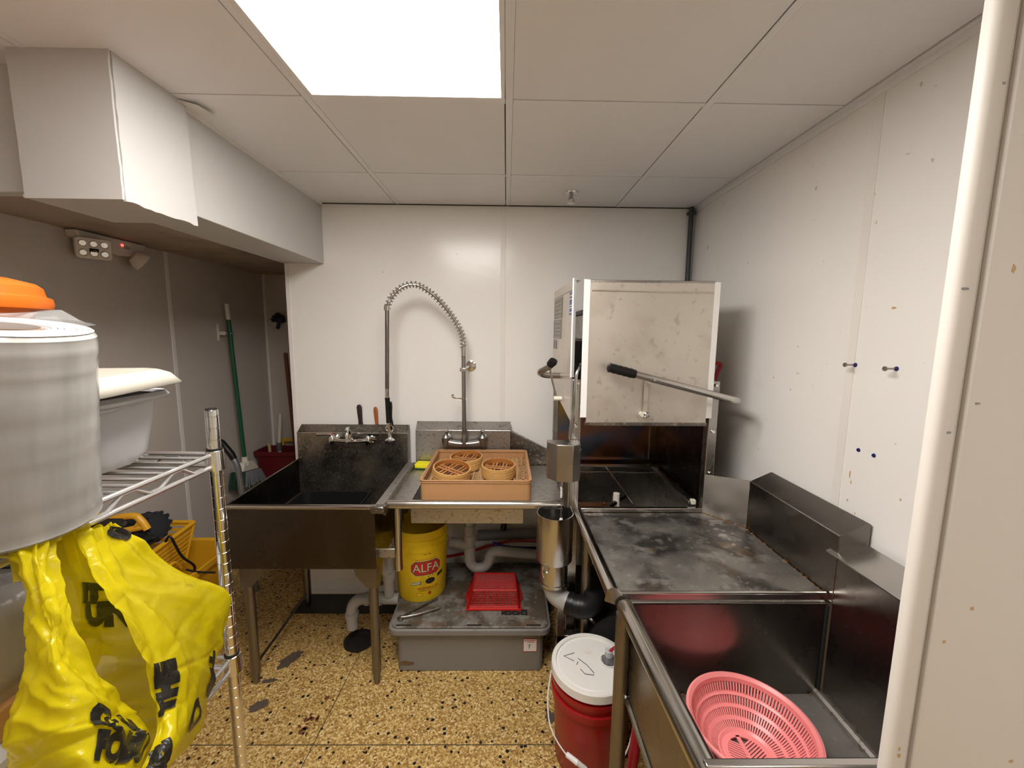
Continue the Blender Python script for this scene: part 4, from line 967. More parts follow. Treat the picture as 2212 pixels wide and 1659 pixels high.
def yellow_pail():
    t = thing('oil_pail', 'yellow vegetable oil pail with a red label standing on the grey trap', 'bucket', (-.447, 2.062, .25))
    c = Vector((-.447, 2.062, 0)); z0, z1 = .2505, .628
    bucket_lathe(c, .126, .140, z0, z1, [(.520, .545, .004), (.560, .585, .004)]).build('pail', 'yellow_bucket', t)
    MB().tube([(c.x+.147*math.cos(a), c.y+.147*math.sin(a), .57-.10*math.sin((a+.35)/(.7+PI*.42)*PI)**2) for a in [-.35+k*(.7+PI*.42)/24 for k in range(25)]], .0018, 6).build('wire_handle', 'chrome_wire', t)
    a0 = R(-68)          # where the label faces
    rad = lambda z: .126+(.140-.126)*(z-z0)/(z1-z0)
    def on(off):
        return lambda x, y: (c.x+(rad(y)+off)*math.cos(a0+x/.132), c.y+(rad(y)+off)*math.sin(a0+x/.132), y)
    def patch(name, poly, off, mat, n=14):
        xs = [p[0] for p in poly]; lo, hi = min(xs), max(xs)
        # convex polygon cut into vertical strips so that it follows the round wall
        def span(x):
            ys = []
            for (xa, ya), (xb, yb) in zip(poly, poly[1:]+poly[:1]):
                if min(xa, xb)-1e-9 <= x <= max(xa, xb)+1e-9 and abs(xa-xb) > 1e-9: ys.append(ya+(yb-ya)*(x-xa)/(xb-xa))
            return min(ys), max(ys)
        f = on(off); r0, r1 = [], []
        for k in range(n+1):
            x = lo+(hi-lo)*k/n; x = min(max(x, lo+1e-6), hi-1e-6); y0_, y1_ = span(x); r0.append(f(x, y0_)); r1.append(f(x, y1_))
        return MB().grid([r0, r1]).build(name, mat, t, ang=60, fix=False)
    zc = .438
    oct_ = lambda w_, h, ch: [(-w_, zc-h+ch), (-w_+ch, zc-h), (w_-ch, zc-h), (w_, zc-h+ch), (w_, zc+h-ch), (w_-ch, zc+h), (-w_+ch, zc+h), (-w_, zc+h-ch)]
    patch('label_border', oct_(.078, .040, .022), .0006, 'lab_cream')
    patch('label_edge', oct_(.0765, .0385, .0215), .0009, 'lab_green')
    patch('label_plate', oct_(.0735, .0355, .020), .0012, 'lab_red')
    f = on(.0018)
    text_on('ALFA', .062, lambda x, y: f(x*.95+.0012, y+zc-.001), 'label_word', 'lab_green', t, .0008, .01)
    f = on(.0023); text_on('ALFA', .062, lambda x, y: f(x*.95, y+zc), 'label_word', 'lab_cream', t, .0, .01)
    f = on(.0012)
    text_on('PRODUCT OF CANADA', .010, lambda x, y: f(x, y+zc+.047), 'label_word', 'lab_red', t, 0, .01)
    text_on('VEGETABLE OIL', .0165, lambda x, y: f(x+.010, y+.327), 'label_word', 'lab_red', t, .0003, .01)
    text_on('FOR FRYING, BAKING & COOKING', .0066, lambda x, y: f(x+.010, y+.314), 'label_word', 'lab_black', t, 0, .01)
    patch('label_tag', [(-.080, .344), (-.028, .350), (-.026, .368), (-.078, .362)], .0007, 'lab_green')
    patch('label_tag', [(-.078, .347), (-.032, .352), (-.030, .366), (-.076, .361)], .0011, 'lab_cream')
    f2 = on(.0016); text_on('0 TRANS', .0105, lambda x, y: f2(x-.054, y+.3565), 'label_word', 'lab_green', t, 0, .01)
    patch('label_tag', [(.060, .372), (.096, .382), (.096, .398), (.060, .388)], .0007, 'lab_black')
    ell = [(.020+.026*math.cos(2*PI*k/24), .364+.016*math.sin(2*PI*k/24)) for k in range(24)]
    patch('pan_picture', ell, .0008, 'lab_black')
    for dx, dz in ((-.008, .388), (.0, .398), (.014, .394)): patch('oil_drop', [(.018+dx-.0025, dz), (.018+dx, dz-.005), (.018+dx+.0025, dz), (.018+dx, dz+.007)], .0009, 'lab_black', 4)
    patch('small_mark', [(-.052, .286), (-.024, .286), (-.024, .302), (-.052, .302)], .0007, 'lab_red')
    patch('small_mark', [(-.050, .288), (-.026, .288), (-.026, .300), (-.050, .300)], .0011, 'yellow_bucket')
    patch('small_mark', [(.016+.009*math.cos(2*PI*k/16), .297+.009*math.sin(2*PI*k/16)) for k in range(16)], .0007, 'lab_red')
    patch('dash_mark', [(-.012, .512), (.002, .512), (.002, .5145), (-.012, .5145)], .0007, 'lab_black', 4)
    patch('dash_mark', [(.010, .512), (.024, .512), (.024, .5145), (.010, .5145)], .0007, 'lab_black', 4)
yellow_pail()
def red_basket():
    t = thing('red_basket', 'small red mesh basket turned upside down on the grey trap lid', 'basket', (-.053, 1.97, .25))
    z0, z1 = .250, .338
    B = [(-.180, 1.885), (.073, 1.885), (.073, 2.080), (-.180, 2.080)]; T = [(-.158, 1.908), (.060, 1.908), (.055, 2.050), (-.160, 2.050)]
    r_ = MB()
    b4 = [Vector((*p, z0+.006)) for p in B]; t4 = [Vector((*p, z1)) for p in T]
    fl_ = MB()
    for i in range(4):
        j = (i+1) % 4
        o = Vector((b4[i].x+b4[j].x+.106, b4[i].y+b4[j].y-3.94, 0)).normalized()*.012
        fl_.sheet([b4[i]-o*.3, b4[j]-o*.3, b4[j]+o+Vector((0, 0, -.003)), b4[i]+o+Vector((0, 0, -.003))], .003)
    for p in b4: fl_.lathe([(.002, z0+.001), (.016, z0+.001), (.016, z0+.006), (.002, z0+.006)], (p.x*.98, p.y, 0), 12)
    fl_.build('rim', 'red_basket', t)
    for i in range(4):
        j = (i+1) % 4; nu = 26 if i % 2 == 0 else 20; nv = 10; b = MB()
        P = lambda u, v: (b4[i].lerp(b4[j], u)).lerp(t4[i].lerp(t4[j], u), v)
        for k in range(nu+1): b.tube([P(k/nu, 0), P(k/nu, 1)], .0016 if 0 < k < nu else .006, 5)
        for k in range(nv+1): b.tube([P(0, k/nv), P(1, k/nv)], .0016 if 0 < k < nv else .0055, 5)
        b.tube([P(0, .10), P(1, .10)], .005, 5)
        b.build('mesh_side', 'red_basket', t, kind='stuff')
    b = MB(); P = lambda u, v: t4[0].lerp(t4[1], u).lerp(t4[3].lerp(t4[2], u), v)
    for k in range(27): b.tube([P(k/26, 0), P(k/26, 1)], .0016, 5)
    for k in range(19): b.tube([P(0, k/18), P(1, k/18)], .0016, 5)
    b.build('mesh_bottom', 'red_basket', t, kind='stuff')
    for s in (0, 1):
        a, c_ = (b4[0], b4[3]) if s == 0 else (b4[1], b4[2]); m0 = a.lerp(c_, .3); m1 = a.lerp(c_, .7); q = Vector((-.016 if s == 0 else .016, 0, 0))
        MB().tube(cr([m0, m0+q+Vector((0, .01, .004)), m1+q+Vector((0, -.01, .004)), m1], 4), .004, 8).build('handle', 'red_basket', t)
red_basket()
def tongs():
    t = thing('tongs', 'steel kitchen tongs lying open on the grey trap lid', 'tongs', (-.44, 1.84, .25))
    h = Vector((-.500, 1.812, .258))
    for k, e in enumerate((Vector((-.345, 1.955, .262)), Vector((-.320, 1.885, .259)))):
        d = (e-h).normalized(); s = d.cross(Vector((0, 0, 1)))*(.008 if k else -.006)
        pts = [h+d*.0, h+d*.03+s*.5, h.lerp(e, .4)+s, h.lerp(e, .8)+s*.4, e]
        b = MB(); up = Vector((0, 0, .011)); w0 = d.cross(Vector((0, 0, 1))).normalized()*.0012
        P = cr(pts, 4)
        b.grid([[p-up*.6 for p in P], [p+up*.6 for p in P]]); o = b.build('arm', 'steel', t)
        m = o.modifiers.new('s', 'SOLIDIFY'); m.thickness = .0022
        b = MB()
        for q in range(5): b.tube([e-d*(.004+.008*q)+Vector((0, 0, -.007)), e-d*(.004+.008*q)+Vector((0, 0, .008))], .003, 6)
        b.build('gripping_end', 'steel', o)
    MB().tube(arc(h, .010, 0, 360, 14, (1, 0, 0), (0, 1, 0))[:-1], .006, 8, closed=True).build('hinge', 'steel', t)
tongs()
def drain_pipes():
    t = thing('drain_pipe', 'grey plastic drain pipe with U-shaped trap under the shallow bowl', 'pipe', (-.19, 2.1, .35))
    y = 2.10
    MB().tube([(-.192, y, .765), (-.192, y, .40)], .026, 16).build('tailpiece', 'pvc', t)
    for z0, z1, r_ in ((.535, .59, .031), (.50, .535, .034), (.41, .47, .031)): MB().tube([(-.192, y, z0), (-.192, y, z1)], r_, 16).build('coupling', 'pvc', t)
    MB().tube([(-.192, y, .475), (-.255, y+.02, .475), (-.30, y+.03, .475)], .028, 14).build('side_branch', 'pvc', t)
    MB().tube(cr([(-.192, y, .41), (-.190, y, .375), (-.165, y, .345), (-.135, y, .340), (-.105, y, .352), (-.085, y, .385), (-.080, y, .415), (-.060, y, .436), (-.02, y, .438)], 5), .027, 16).build('u_bend', 'pvc', t)
    MB().tube([(-.03, y, .438), (.30, y+.06, .372)], .027, 16).build('outlet', 'pvc', t)
    for q in ((-.192, .40), (-.082, .41)): MB().tube([(q[0], y, q[1]-.012), (q[0], y, q[1]+.012)], .031, 16).build('coupling', 'pvc', t)
    text_on('PVC  11/2', .013, lambda x, yy: (-.192+yy, y-.0265, .66-x), 'pipe_print', 'print', t)
    t2 = thing('waste_pipe', 'thick dark grey waste pipe along the wall behind the grey trap', 'pipe', (.05, 2.28, .43))
    MB().tube([(-.16, 2.30, .425), (.42, 2.30, .445)], .030, 16).build('pipe', 'pvc_dark', t2)
    MB().tube([(-.005, 2.29, .60), (-.003, 2.29, .52), (-.01, 2.29, .47)], [.010, .016, .02], 12).build('stop_valve', 'dark_steel', t2)
    tag(MB().tube(cr([(-.40, 2.27, .30), (-.25, 2.25, .335), (-.10, 2.23, .395), (.02, 2.22, .430), (.12, 2.22, .434), (.30, 2.22, .430)], 6), .008, 10).build('red_water_tube', 'red_pex'), 'thin red water tube running behind the grey trap', 'tube')
    tag(MB().tube(cr([(-.07, 2.215, .425), (.0, 2.195, .412), (.10, 2.190, .406), (.20, 2.190, .408), (.30, 2.195, .412)], 6), .009, 10).build('blue_water_tube', 'blue_pex'), 'thin blue water tube running behind the grey trap', 'tube')
    t3 = thing('floor_drain_pipe', 'white plastic drain pipe bending into the floor drain under the left sink', 'pipe', (-.79, 1.98, .1))
    MB().tube(cr([(-.690, 2.12, .58), (-.690, 2.12, .44), (-.690, 2.11, .34), (-.685, 2.06, .262)], 5), .027, 16).build('tailpiece', 'pvc', t3)
    MB().tube([(-.600, 1.97, .56), (-.598, 1.97, .27)], .026, 16).build('riser', 'pvc', t3)
    MB().tube([(-.598, 1.97, .36), (-.598, 1.97, .40)], .032, 16).build('coupling', 'pvc', t3)
    MB().tube([(-.55, 1.975, .245), (-.72, 1.975, .245)], .028, 16).build('branch', 'pvc', t3)
    MB().tube(cr([(-.71, 1.975, .245), (-.755, 1.975, .240), (-.787, 1.973, .212), (-.795, 1.97, .17), (-.795, 1.97, .085)], 5), .029, 16).build('elbow', 'pvc', t3)
    for a, b in (((-.722, 1.975, .245), (-.700, 1.975, .245)), ((-.66, 1.975, .245), (-.638, 1.975, .245)), ((-.795, 1.97, .150), (-.795, 1.97, .172))): MB().tube([a, b], .034, 16).build('coupling', 'pvc', t3)
    t4 = thing('floor_drain', 'black round floor drain under the left sink', 'drain', (-.765, 1.975, 0))
    MB().lathe([(.070, 0), (.078, .002), (.078, .012), (.070, .014), (.055, .010), (.050, .003)], (-.765, 1.975, 0), 28, close=True).build('ring', 'black_dull', t4)
    MB().lathe([(.001, .001), (.056, .001), (.056, .004), (.001, .004)], (-.765, 1.975, 0), 24).build('grate', 'black_dull', t4)
drain_pipes()
def red_pail():
    t = thing('red_pail', 'red five-gallon pail with a stained white lid beside the table leg', 'bucket', (.325, 1.395, 0))
    c = Vector((.332, 1.398, 0)); z0, z1 = 0.001, .385
    bucket_lathe(c, .128, .144, z0, z1, [(.268, .300, .008), (.322, .346, .007)]).build('pail', 'red', t)
    lid = MB().lathe([(.001, .3865), (.122, .3865), (.126, .383), (.131, .383), (.134, .392), (.146, .392), (.150, .388), (.152, .360), (.148, .356), (.145, .36), (.144, .38), (.001, .380)], c, 56)
    l_ = lid.build('lid', 'white_pl', t)
    MB().lathe([(.118, .3865), (.1205, .3885), (.123, .3865)], c, 48).build('lid_groove', 'white_pl', l_) if 0 else None
    p = Vector((.400, 1.405, 0))
    MB().lathe([(.030, .387), (.034, .3875), (.034, .391), (.030, .391)], p, 24, close=True).build('spout_ring', 'white_pl', l_)
    cap = MB().lathe([(.001, .387), (.025, .387), (.024, .397), (.018, .405), (.015, .410)], p, 20).build('spout', 'grey_tube', l_)
    for k in range(10):
        a = 2*PI*k/10; MB().box(-.002, .002, -.002, .002, 0, .012).build('rib', 'grey_tube', cap).location = (p.x+.0245*math.cos(a), p.y+.0245*math.sin(a), .387)
    MB().lathe([(.012, .405), (.015, .406), (.015, .432), (.012, .434), (.003, .432)], p, 18).build('spout_neck', 'clearbox', cap)
    tag(MB().tube(cr([(.402, 1.405, .425), (.41, 1.395, .445), (.43, 1.38, .475), (.455, 1.36, .51), (.47, 1.36, .56)], 5), .006, 10).build('chemical_tube', 'red_hose'), 'thin red tube rising from the spout of the red pail', 'tube')
    bail = MB().tube(cr([(c.x-.150, c.y+.01, .345), (c.x-.166, c.y-.03, .27), (c.x-.160, c.y-.08, .20), (c.x-.115, c.y-.128, .150), (c.x-.055, c.y-.156, .118), (c.x+.02, c.y-.165, .110), (c.x+.09, c.y-.145, .14), (c.x+.14, c.y-.09, .22), (c.x+.150, c.y, .345)], 6), .0026, 8).build('bail', 'white_clean', t)
    a, b = Vector((c.x-.108, c.y-.132, .146)), Vector((c.x-.040, c.y-.159, .113))
    MB().tube([a, a.lerp(b, .04), a.lerp(b, .5), a.lerp(b, .52), a.lerp(b, .54), a.lerp(b, .96), b], [.007, .009, .0095, .0105, .0095, .009, .007], 14).build('grip', 'white_clean', bail)
    z = .3872
    def stroke(pts): return MB().tube([(x, y, z) for x, y in pts], .0012, 5).build('pen_mark', 'print', l_)
    stroke([(.275, 1.445), (.232, 1.430), (.268, 1.405)]); stroke([(.282, 1.402), (.275, 1.388)]); stroke([(.285, 1.418), (.312, 1.388), (.332, 1.350), (.330, 1.340), (.298, 1.346), (.285, 1.368)])
red_pail()
tag(MB().tube(cr([(.395, 1.22, .001+.016), (.385, 1.15, .03), (.385, 1.10, .12), (.395, 1.10, .24), (.42, 1.13, .36), (.46, 1.20, .47)], 6), .0165, 12).build('red_hose', 'red_hose'), 'thick red rubber hose beside the leg of the right sink', 'hose')
def yellow_corner():
    t = thing('yellow_pail', 'yellow pail tucked on the floor under the right sink', 'bucket', (.60, .90, 0))
    bucket_lathe(Vector((.60, .92, 0)), .125, .14, .001, .36, [(.28, .30, .004)]).build('pail', 'yellow_bucket', t)
yellow_corner()

# ================================================================== WIRE SHELVING ON THE LEFT
PX, PY = -.626, .860; SX, SY = -1.083, -.055
ZT, ZL = 1.364, .880
def wire_shelving():
    t = thing('wire_shelving', 'chrome wire shelving unit with round grooved posts on the left', 'shelf', ((PX+SX)/2, .40, 0))
    prof = [(.0085, 0), (.0125, .004)]
    z = .05
    while z < 1.455:
        prof += [(.0127, z-.0012), (.0119, z-.0006), (.0119, z+.0006), (.0127, z+.0012)]; z += .0254
    prof += [(.0127, 1.457), (.0115, 1.461)]
    p0 = MB().lathe(prof, (0, 0, 0), 20).build('post', 'chrome', t, ang=50); p0.location = (PX, PY, 0)
    cap0 = MB().lathe([(.0118, 1.4605), (.0105, 1.463), (.003, 1.4635)], (0, 0, 0), 20).build('post_cap', 'black', t); cap0.location = (PX, PY, 0)
    c0 = {}
    for zz in (ZT, ZL):
        c = MB().lathe([(.0130, zz-.034), (.0185, zz-.034), (.0165, zz+.008), (.0130, zz+.010)], (0, 0, 0), 24, close=True).build('collar', 'chrome', t); c.location = (PX, PY, 0); c0[zz] = c
        s = MB().lathe([(.0128, zz+.008), (.0155, zz+.008), (.0150, zz+.013), (.0128, zz+.013)], (0, 0, 0), 20, close=True).build('sleeve', 'black', t); s.location = (PX, PY, 0); c0[zz, 's'] = s
    for x, y in ((SX, PY), (PX, SY), (SX, SY)):
        d = (x-PX, y-PY, 0)
        for o in [p0, cap0]+list(c0.values()): inst(o, d)
    for zz in (ZT, ZL):
        # perimeter double wires with zig-zag between
        def edge(a, b, nz):
            a, b = Vector(a), Vector(b); d = (b-a).normalized(); a2, b2 = a+d*.017, b-d*.017
            MB().tube([a2+Vector((0, 0, zz)), b2+Vector((0, 0, zz))], .0048, 10).build('edge_wire', 'chrome_wire', t)
            MB().tube([a2+Vector((0, 0, zz-.026)), b2+Vector((0, 0, zz-.026))], .0048, 10).build('edge_wire', 'chrome_wire', t)
            pts = []; L = (b2-a2).length; n = max(4, int(L/.055))
            for k in range(n+1):
                q = a2.lerp(b2, .04+.92*k/n); hi = zz-.0045; lo = zz-.0215
                pts += [q+d*(-.012)+Vector((0, 0, hi if k % 2 else lo)), q+d*.012+Vector((0, 0, hi if k % 2 else lo))]
            MB().tube(pts, .0036, 8).build('zigzag_wire', 'chrome_wire', t)
        edge((PX, PY, 0), (PX, SY, 0), 9); edge((SX, PY, 0), (SX, SY, 0), 9); edge((PX, PY, 0), (SX, PY, 0), 5); edge((PX, SY, 0), (SX, SY, 0), 5)
        for xx in (PX-.152, PX-.304):
            MB().tube([(xx, PY-.004, zz-.008), (xx, SY+.004, zz-.008)], .0048, 10).build('support_wire', 'chrome_wire', t)
        w0 = MB().tube([(PX-.004, 0, zz-.001), (SX+.004, 0, zz-.001)], .0031, 8).build('shelf_wire', 'chrome_wire', t); w0.location = (0, PY-.030, 0)
        n = int((PY-SY-.05)/.0305)
        for k in range(1, n): inst(w0, (0, -.0305*k, 0))
wire_shelving()
def film_roll():
    t = thing('bag_roll', 'fat roll of clear plastic bags standing on the wire shelf', 'plastic roll', (-.668, .526, ZT+.006))
    # leans a little towards the aisle
    d = Vector((.668, -.526, 0)).normalized(); ax = Vector((0, 0, 1)).cross(d)
    m = Matrix.Rotation(R(7.5), 4, ax) @ Matrix.Rotation(R(-2.6), 4, d)
    c = Vector((-.664, .524, ZT+.0075)); Rr, h, rc = .0905, .262, .043
    def put(mb): mb.v = [tuple(m @ Vector(p)+c) for p in mb.v]; return mb
    random.seed(21)
    prof = [(rc, .0), (Rr-.004, .0), (Rr+.0005, .005)]
    for k in range(1, 30):
        z = h*k/30; prof.append((Rr+random.uniform(-.0005, .0005)+(.0009 if k in (25, 27, 28) else 0), z))
    prof += [(Rr, h-.006), (Rr-.004, h)]
    prof += [(Rr-.02, h+.001), (Rr-.034, h-.0005), (rc, h)]
    put(MB().lathe(prof, (0, 0, 0), 64, close=True)).build('film', 'roll', t)
    b = MB()
    for k in range(7): b.lathe([(rc+.006+.0057*k, h+.0005), (rc+.0085+.0057*k, h+.0022), (rc+.0105+.0057*k, h+.0005)], (0, 0, 0), 48, close=True)
    put(b).build('roll_end', 'roll_top', t)
    put(MB().lathe([(rc-.003, .0), (rc, .0), (rc, h+.001), (rc-.003, h+.001)], (0, 0, 0), 32, close=True)).build('core', 'core', t)
    # crumpled loose film over the top
    random.seed(4); rows = []
    for i in range(9):
        row = []
        for j in range(15):
            a = R(-150+300*j/14); r_ = .020+.060*i/8+(.012*math.sin(3*a)+random.uniform(-.006, .006))*(i/8)
            row.append(Vector((r_*math.cos(a+.4), r_*math.sin(a+.4), h+.004+.013*math.exp(-((i-3.5)/2.6)**2)*(1+.6*math.sin(2*a+1))+random.uniform(0, .004))))
        rows.append(row)
    put(MB().grid(rows)).build('loose_film', 'film', t, ang=60, fix=False)
film_roll()
def tub():
    t = thing('storage_tub', 'pale grey plastic tub at the far end of the wire shelf', 'tub', (-.86, .74, ZT+.004))
    x0, x1, y0, y1 = -1.05, -.690, .655, .828; zb, zt = ZT+.004, 1.508
    rows = []
    for z, k, rad in ((zb, .050, .03), (zb+.006, .030, .035), (zb+.025, .016, .04), (zt-.01, 0, .045), (zt-.004, 0, .045), (zt, -.004, .045), (zt+.001, -.014, .05), (zt-.006, -.019, .052), (zt-.013, -.017, .05)):
        rows.append([Vector(p) for p in rrpoly(x0+k, x1-k, y0+k, y1-k, z, rad)])
    o = MB().grid(rows, True).build('tub', 'tub_grey', t); m = o.modifiers.new('s', 'SOLIDIFY'); m.thickness = .0025
    MB().prism(rrpoly(x0+.055, x1-.055, y0+.055, y1-.055, zb, .03), (0, 0, .004)).build('tub_bottom', 'tub_grey', t)
    MB().tube(cr([(x1+.004, y0+.08, zt-.012), (x1+.012, y0+.05, zt-.016), (x1+.012, y0+.02, zt-.016), (x1+.004, y0, zt-.012)], 4), .003, 6).build('grip_bar', 'tub_grey', t)
    l_ = thing('tub_lid', 'beige plastic lid laid loosely on the pale grey tub', 'lid', (-.84, .71, zt))
    x0, x1, y0, y1 = -1.06, -.640, .605, .822; rows = []
    mt = Matrix.Rotation(R(2.5), 4, 'X') @ Matrix.Rotation(R(-1), 4, 'Y'); cc = Vector(((x0+x1)/2, (y0+y1)/2, zt+.034))
    for z, k in ((-.022, -.006), (-.004, .004), (.004, .016), (.006, .022), (.0, .030), (.0, .04)):
        rows.append([mt @ (Vector(p)-Vector((cc.x, cc.y, 0)))+cc for p in rrpoly(x0+k, x1-k, y0+k, y1-k, z, .045)])
    o = MB().grid(rows, True).build('lid_rim', 'beige', l_); m = o.modifiers.new('s', 'SOLIDIFY'); m.thickness = .0025
    b = MB().prism([mt @ (Vector(p)-Vector((cc.x, cc.y, 0)))+cc for p in rrpoly(x0+.036, x1-.036, y0+.036, y1-.036, .0, .04)], (0, 0, .0025)); b.build('lid_panel', 'beige', l_)
tub()
def orange_box():
    t = thing('orange_container', 'round orange lidded container on top of the beige lid', 'container', (-1.018, .735, 1.552))
    c = Vector((-1.018, .735, -.001))
    MB().lathe([(.001, 1.556), (.105, 1.556), (.112, 1.56), (.128, 1.655), (.133, 1.674)], c, 48).build('bowl', 'orange', t)
    MB().lathe([(.140, 1.664), (.153, 1.666), (.156, 1.676), (.154, 1.687), (.146, 1.690), (.143, 1.706), (.134, 1.714), (.105, 1.722), (.05, 1.728), (.001, 1.728)], c, 56).build('lid', 'orange', t)
orange_box()
def shelf_goods():
    zs = ZL+.005
    t = thing('clear_tote', 'low clear plastic tote on the lower wire shelf', 'tote', (-.87, .40, zs))
    rows = [[Vector(p) for p in rrpoly(-1.06+k, -.655-k, .10+k, .640-k, z, .03)] for z, k in ((zs, .03), (zs+.17, .006), (zs+.176, -.006), (zs+.186, -.006), (zs+.190, .0), (zs+.190, .03))]
    MB().grid(rows, True).build('tote_wall', 'clearbox', t)
    MB().prism(rrpoly(-1.055, -.660, .105, .635, zs+.180, .03), (0, 0, .006)).build('tote_lid', 'clearbox', t)
    MB().prism(rrpoly(-1.03, -.69, .13, .60, zs, .03), (0, 0, .003)).build('tote_floor', 'clearbox', t)
    z1 = zs+.192
    tag(MB().box(-1.055, -.672, .11, .625, z1, z1+.045).build('cardboard_tray', 'card', bevel=.003), 'shallow brown cardboard tray on top of the clear tote', 'box')
    z2 = z1+.0455
    t2 = thing('wrapped_pack', 'bundle of goods in crinkled clear plastic wrap behind the yellow bag', 'package', (-.87, .37, z2))
    MB().prism(rrpoly(-1.035, -.697, .13, .605, z2+.002, .03), (0, 0, .125)).build('contents', 'wrap_in', t2, bevel=.015)
    random.seed(9); rows = []
    n = 64
    for i, (z, k) in enumerate(((0, .0), (.02, -.004), (.05, -.006), (.08, -.006), (.11, -.004), (.130, .008), (.138, .03), (.140, .07), (.139, .11))):
        base = rrpoly(-1.05+k, -.682-k, .115+k, .620-k, z2+z, .04, 15)
        rows.append([Vector(p)+Vector((random.uniform(-.004, .004), random.uniform(-.004, .004), random.uniform(-.003, .003) if i else .0)) for p in base])
    MB().grid(rows, True).build('wrapping', 'wrap', t2, ang=60)
    t3 = thing('black_tub', 'black plastic tub at the back of the lower wire shelf', 'tub', (-.93, .74, zs))  # black shape added where the space under the shelf is only dark
    rows = [[Vector(p) for p in rrpoly(-1.06+k, -.80-k, .66+k, .835-k, z, .03)] for z, k in ((zs, .03), (zs+.33, .004), (zs+.335, -.006), (zs+.342, -.004), (zs+.342, .02))]
    MB().grid(rows, True).build('tub', 'black', t3); MB().prism(rrpoly(-1.03, -.83, .69, .805, zs, .02), (0, 0, .003)).build('tub_bottom', 'black', t3)
shelf_goods()

# ================================================================== YELLOW BAG
BAG = [
 [(-0.590,0.514,1.363),(-0.588,0.491,1.366),(-0.600,0.475,1.354),(-0.622,0.511,1.365),(-0.624,0.586,1.334),(-0.605,0.602,1.330),(-0.592,0.572,1.341),(-0.588,0.534,1.353)],
 [(-0.578,0.493,1.331),(-0.572,0.475,1.340),(-0.590,0.475,1.339),(-0.622,0.516,1.317),(-0.624,0.588,1.288),(-0.602,0.629,1.292),(-0.580,0.570,1.313),(-0.574,0.525,1.328)],
 [(-0.560,0.482,1.297),(-0.552,0.462,1.308),(-0.580,0.470,1.304),(-0.620,0.519,1.268),(-0.622,0.607,1.223),(-0.592,0.686,1.207),(-0.560,0.568,1.270),(-0.550,0.516,1.289)],
 [(-0.540,0.472,1.267),(-0.535,0.449,1.281),(-0.575,0.463,1.270),(-0.612,0.513,1.232),(-0.615,0.609,1.173),(-0.565,0.771,1.095),(-0.535,0.595,1.203),(-0.522,0.511,1.247)],
 [(-0.520,0.471,1.216),(-0.515,0.435,1.245),(-0.570,0.447,1.235),(-0.605,0.506,1.183),(-0.608,0.601,1.106),(-0.556,0.739,1.031),(-0.505,0.582,1.143),(-0.500,0.513,1.180)],
 [(-0.505,0.488,1.144),(-0.492,0.423,1.203),(-0.565,0.431,1.196),(-0.600,0.500,1.125),(-0.602,0.595,1.046),(-0.550,0.693,0.988),(-0.482,0.565,1.092),(-0.485,0.510,1.122)],
 [(-0.490,0.505,1.076),(-0.472,0.415,1.169),(-0.562,0.418,1.161),(-0.596,0.491,1.079),(-0.598,0.584,0.990),(-0.546,0.654,0.933),(-0.462,0.523,1.065),(-0.475,0.500,1.083)],
 [(-0.462,0.457,1.076),(-0.462,0.396,1.139),(-0.562,0.407,1.121),(-0.595,0.484,1.030),(-0.597,0.570,0.941),(-0.545,0.594,0.921),(-0.455,0.481,1.051),(-0.460,0.459,1.075)],
 [(-0.462,0.425,1.065),(-0.470,0.390,1.100),(-0.562,0.405,1.069),(-0.592,0.471,0.990),(-0.592,0.532,0.923),(-0.548,0.537,0.928),(-0.470,0.449,1.040),(-0.462,0.427,1.062)],
 [(-0.500,0.430,1.019),(-0.505,0.407,1.044),(-0.560,0.415,1.022),(-0.580,0.457,0.967),(-0.580,0.499,0.921),(-0.555,0.498,0.930),(-0.510,0.449,0.995),(-0.500,0.431,1.017)],
]
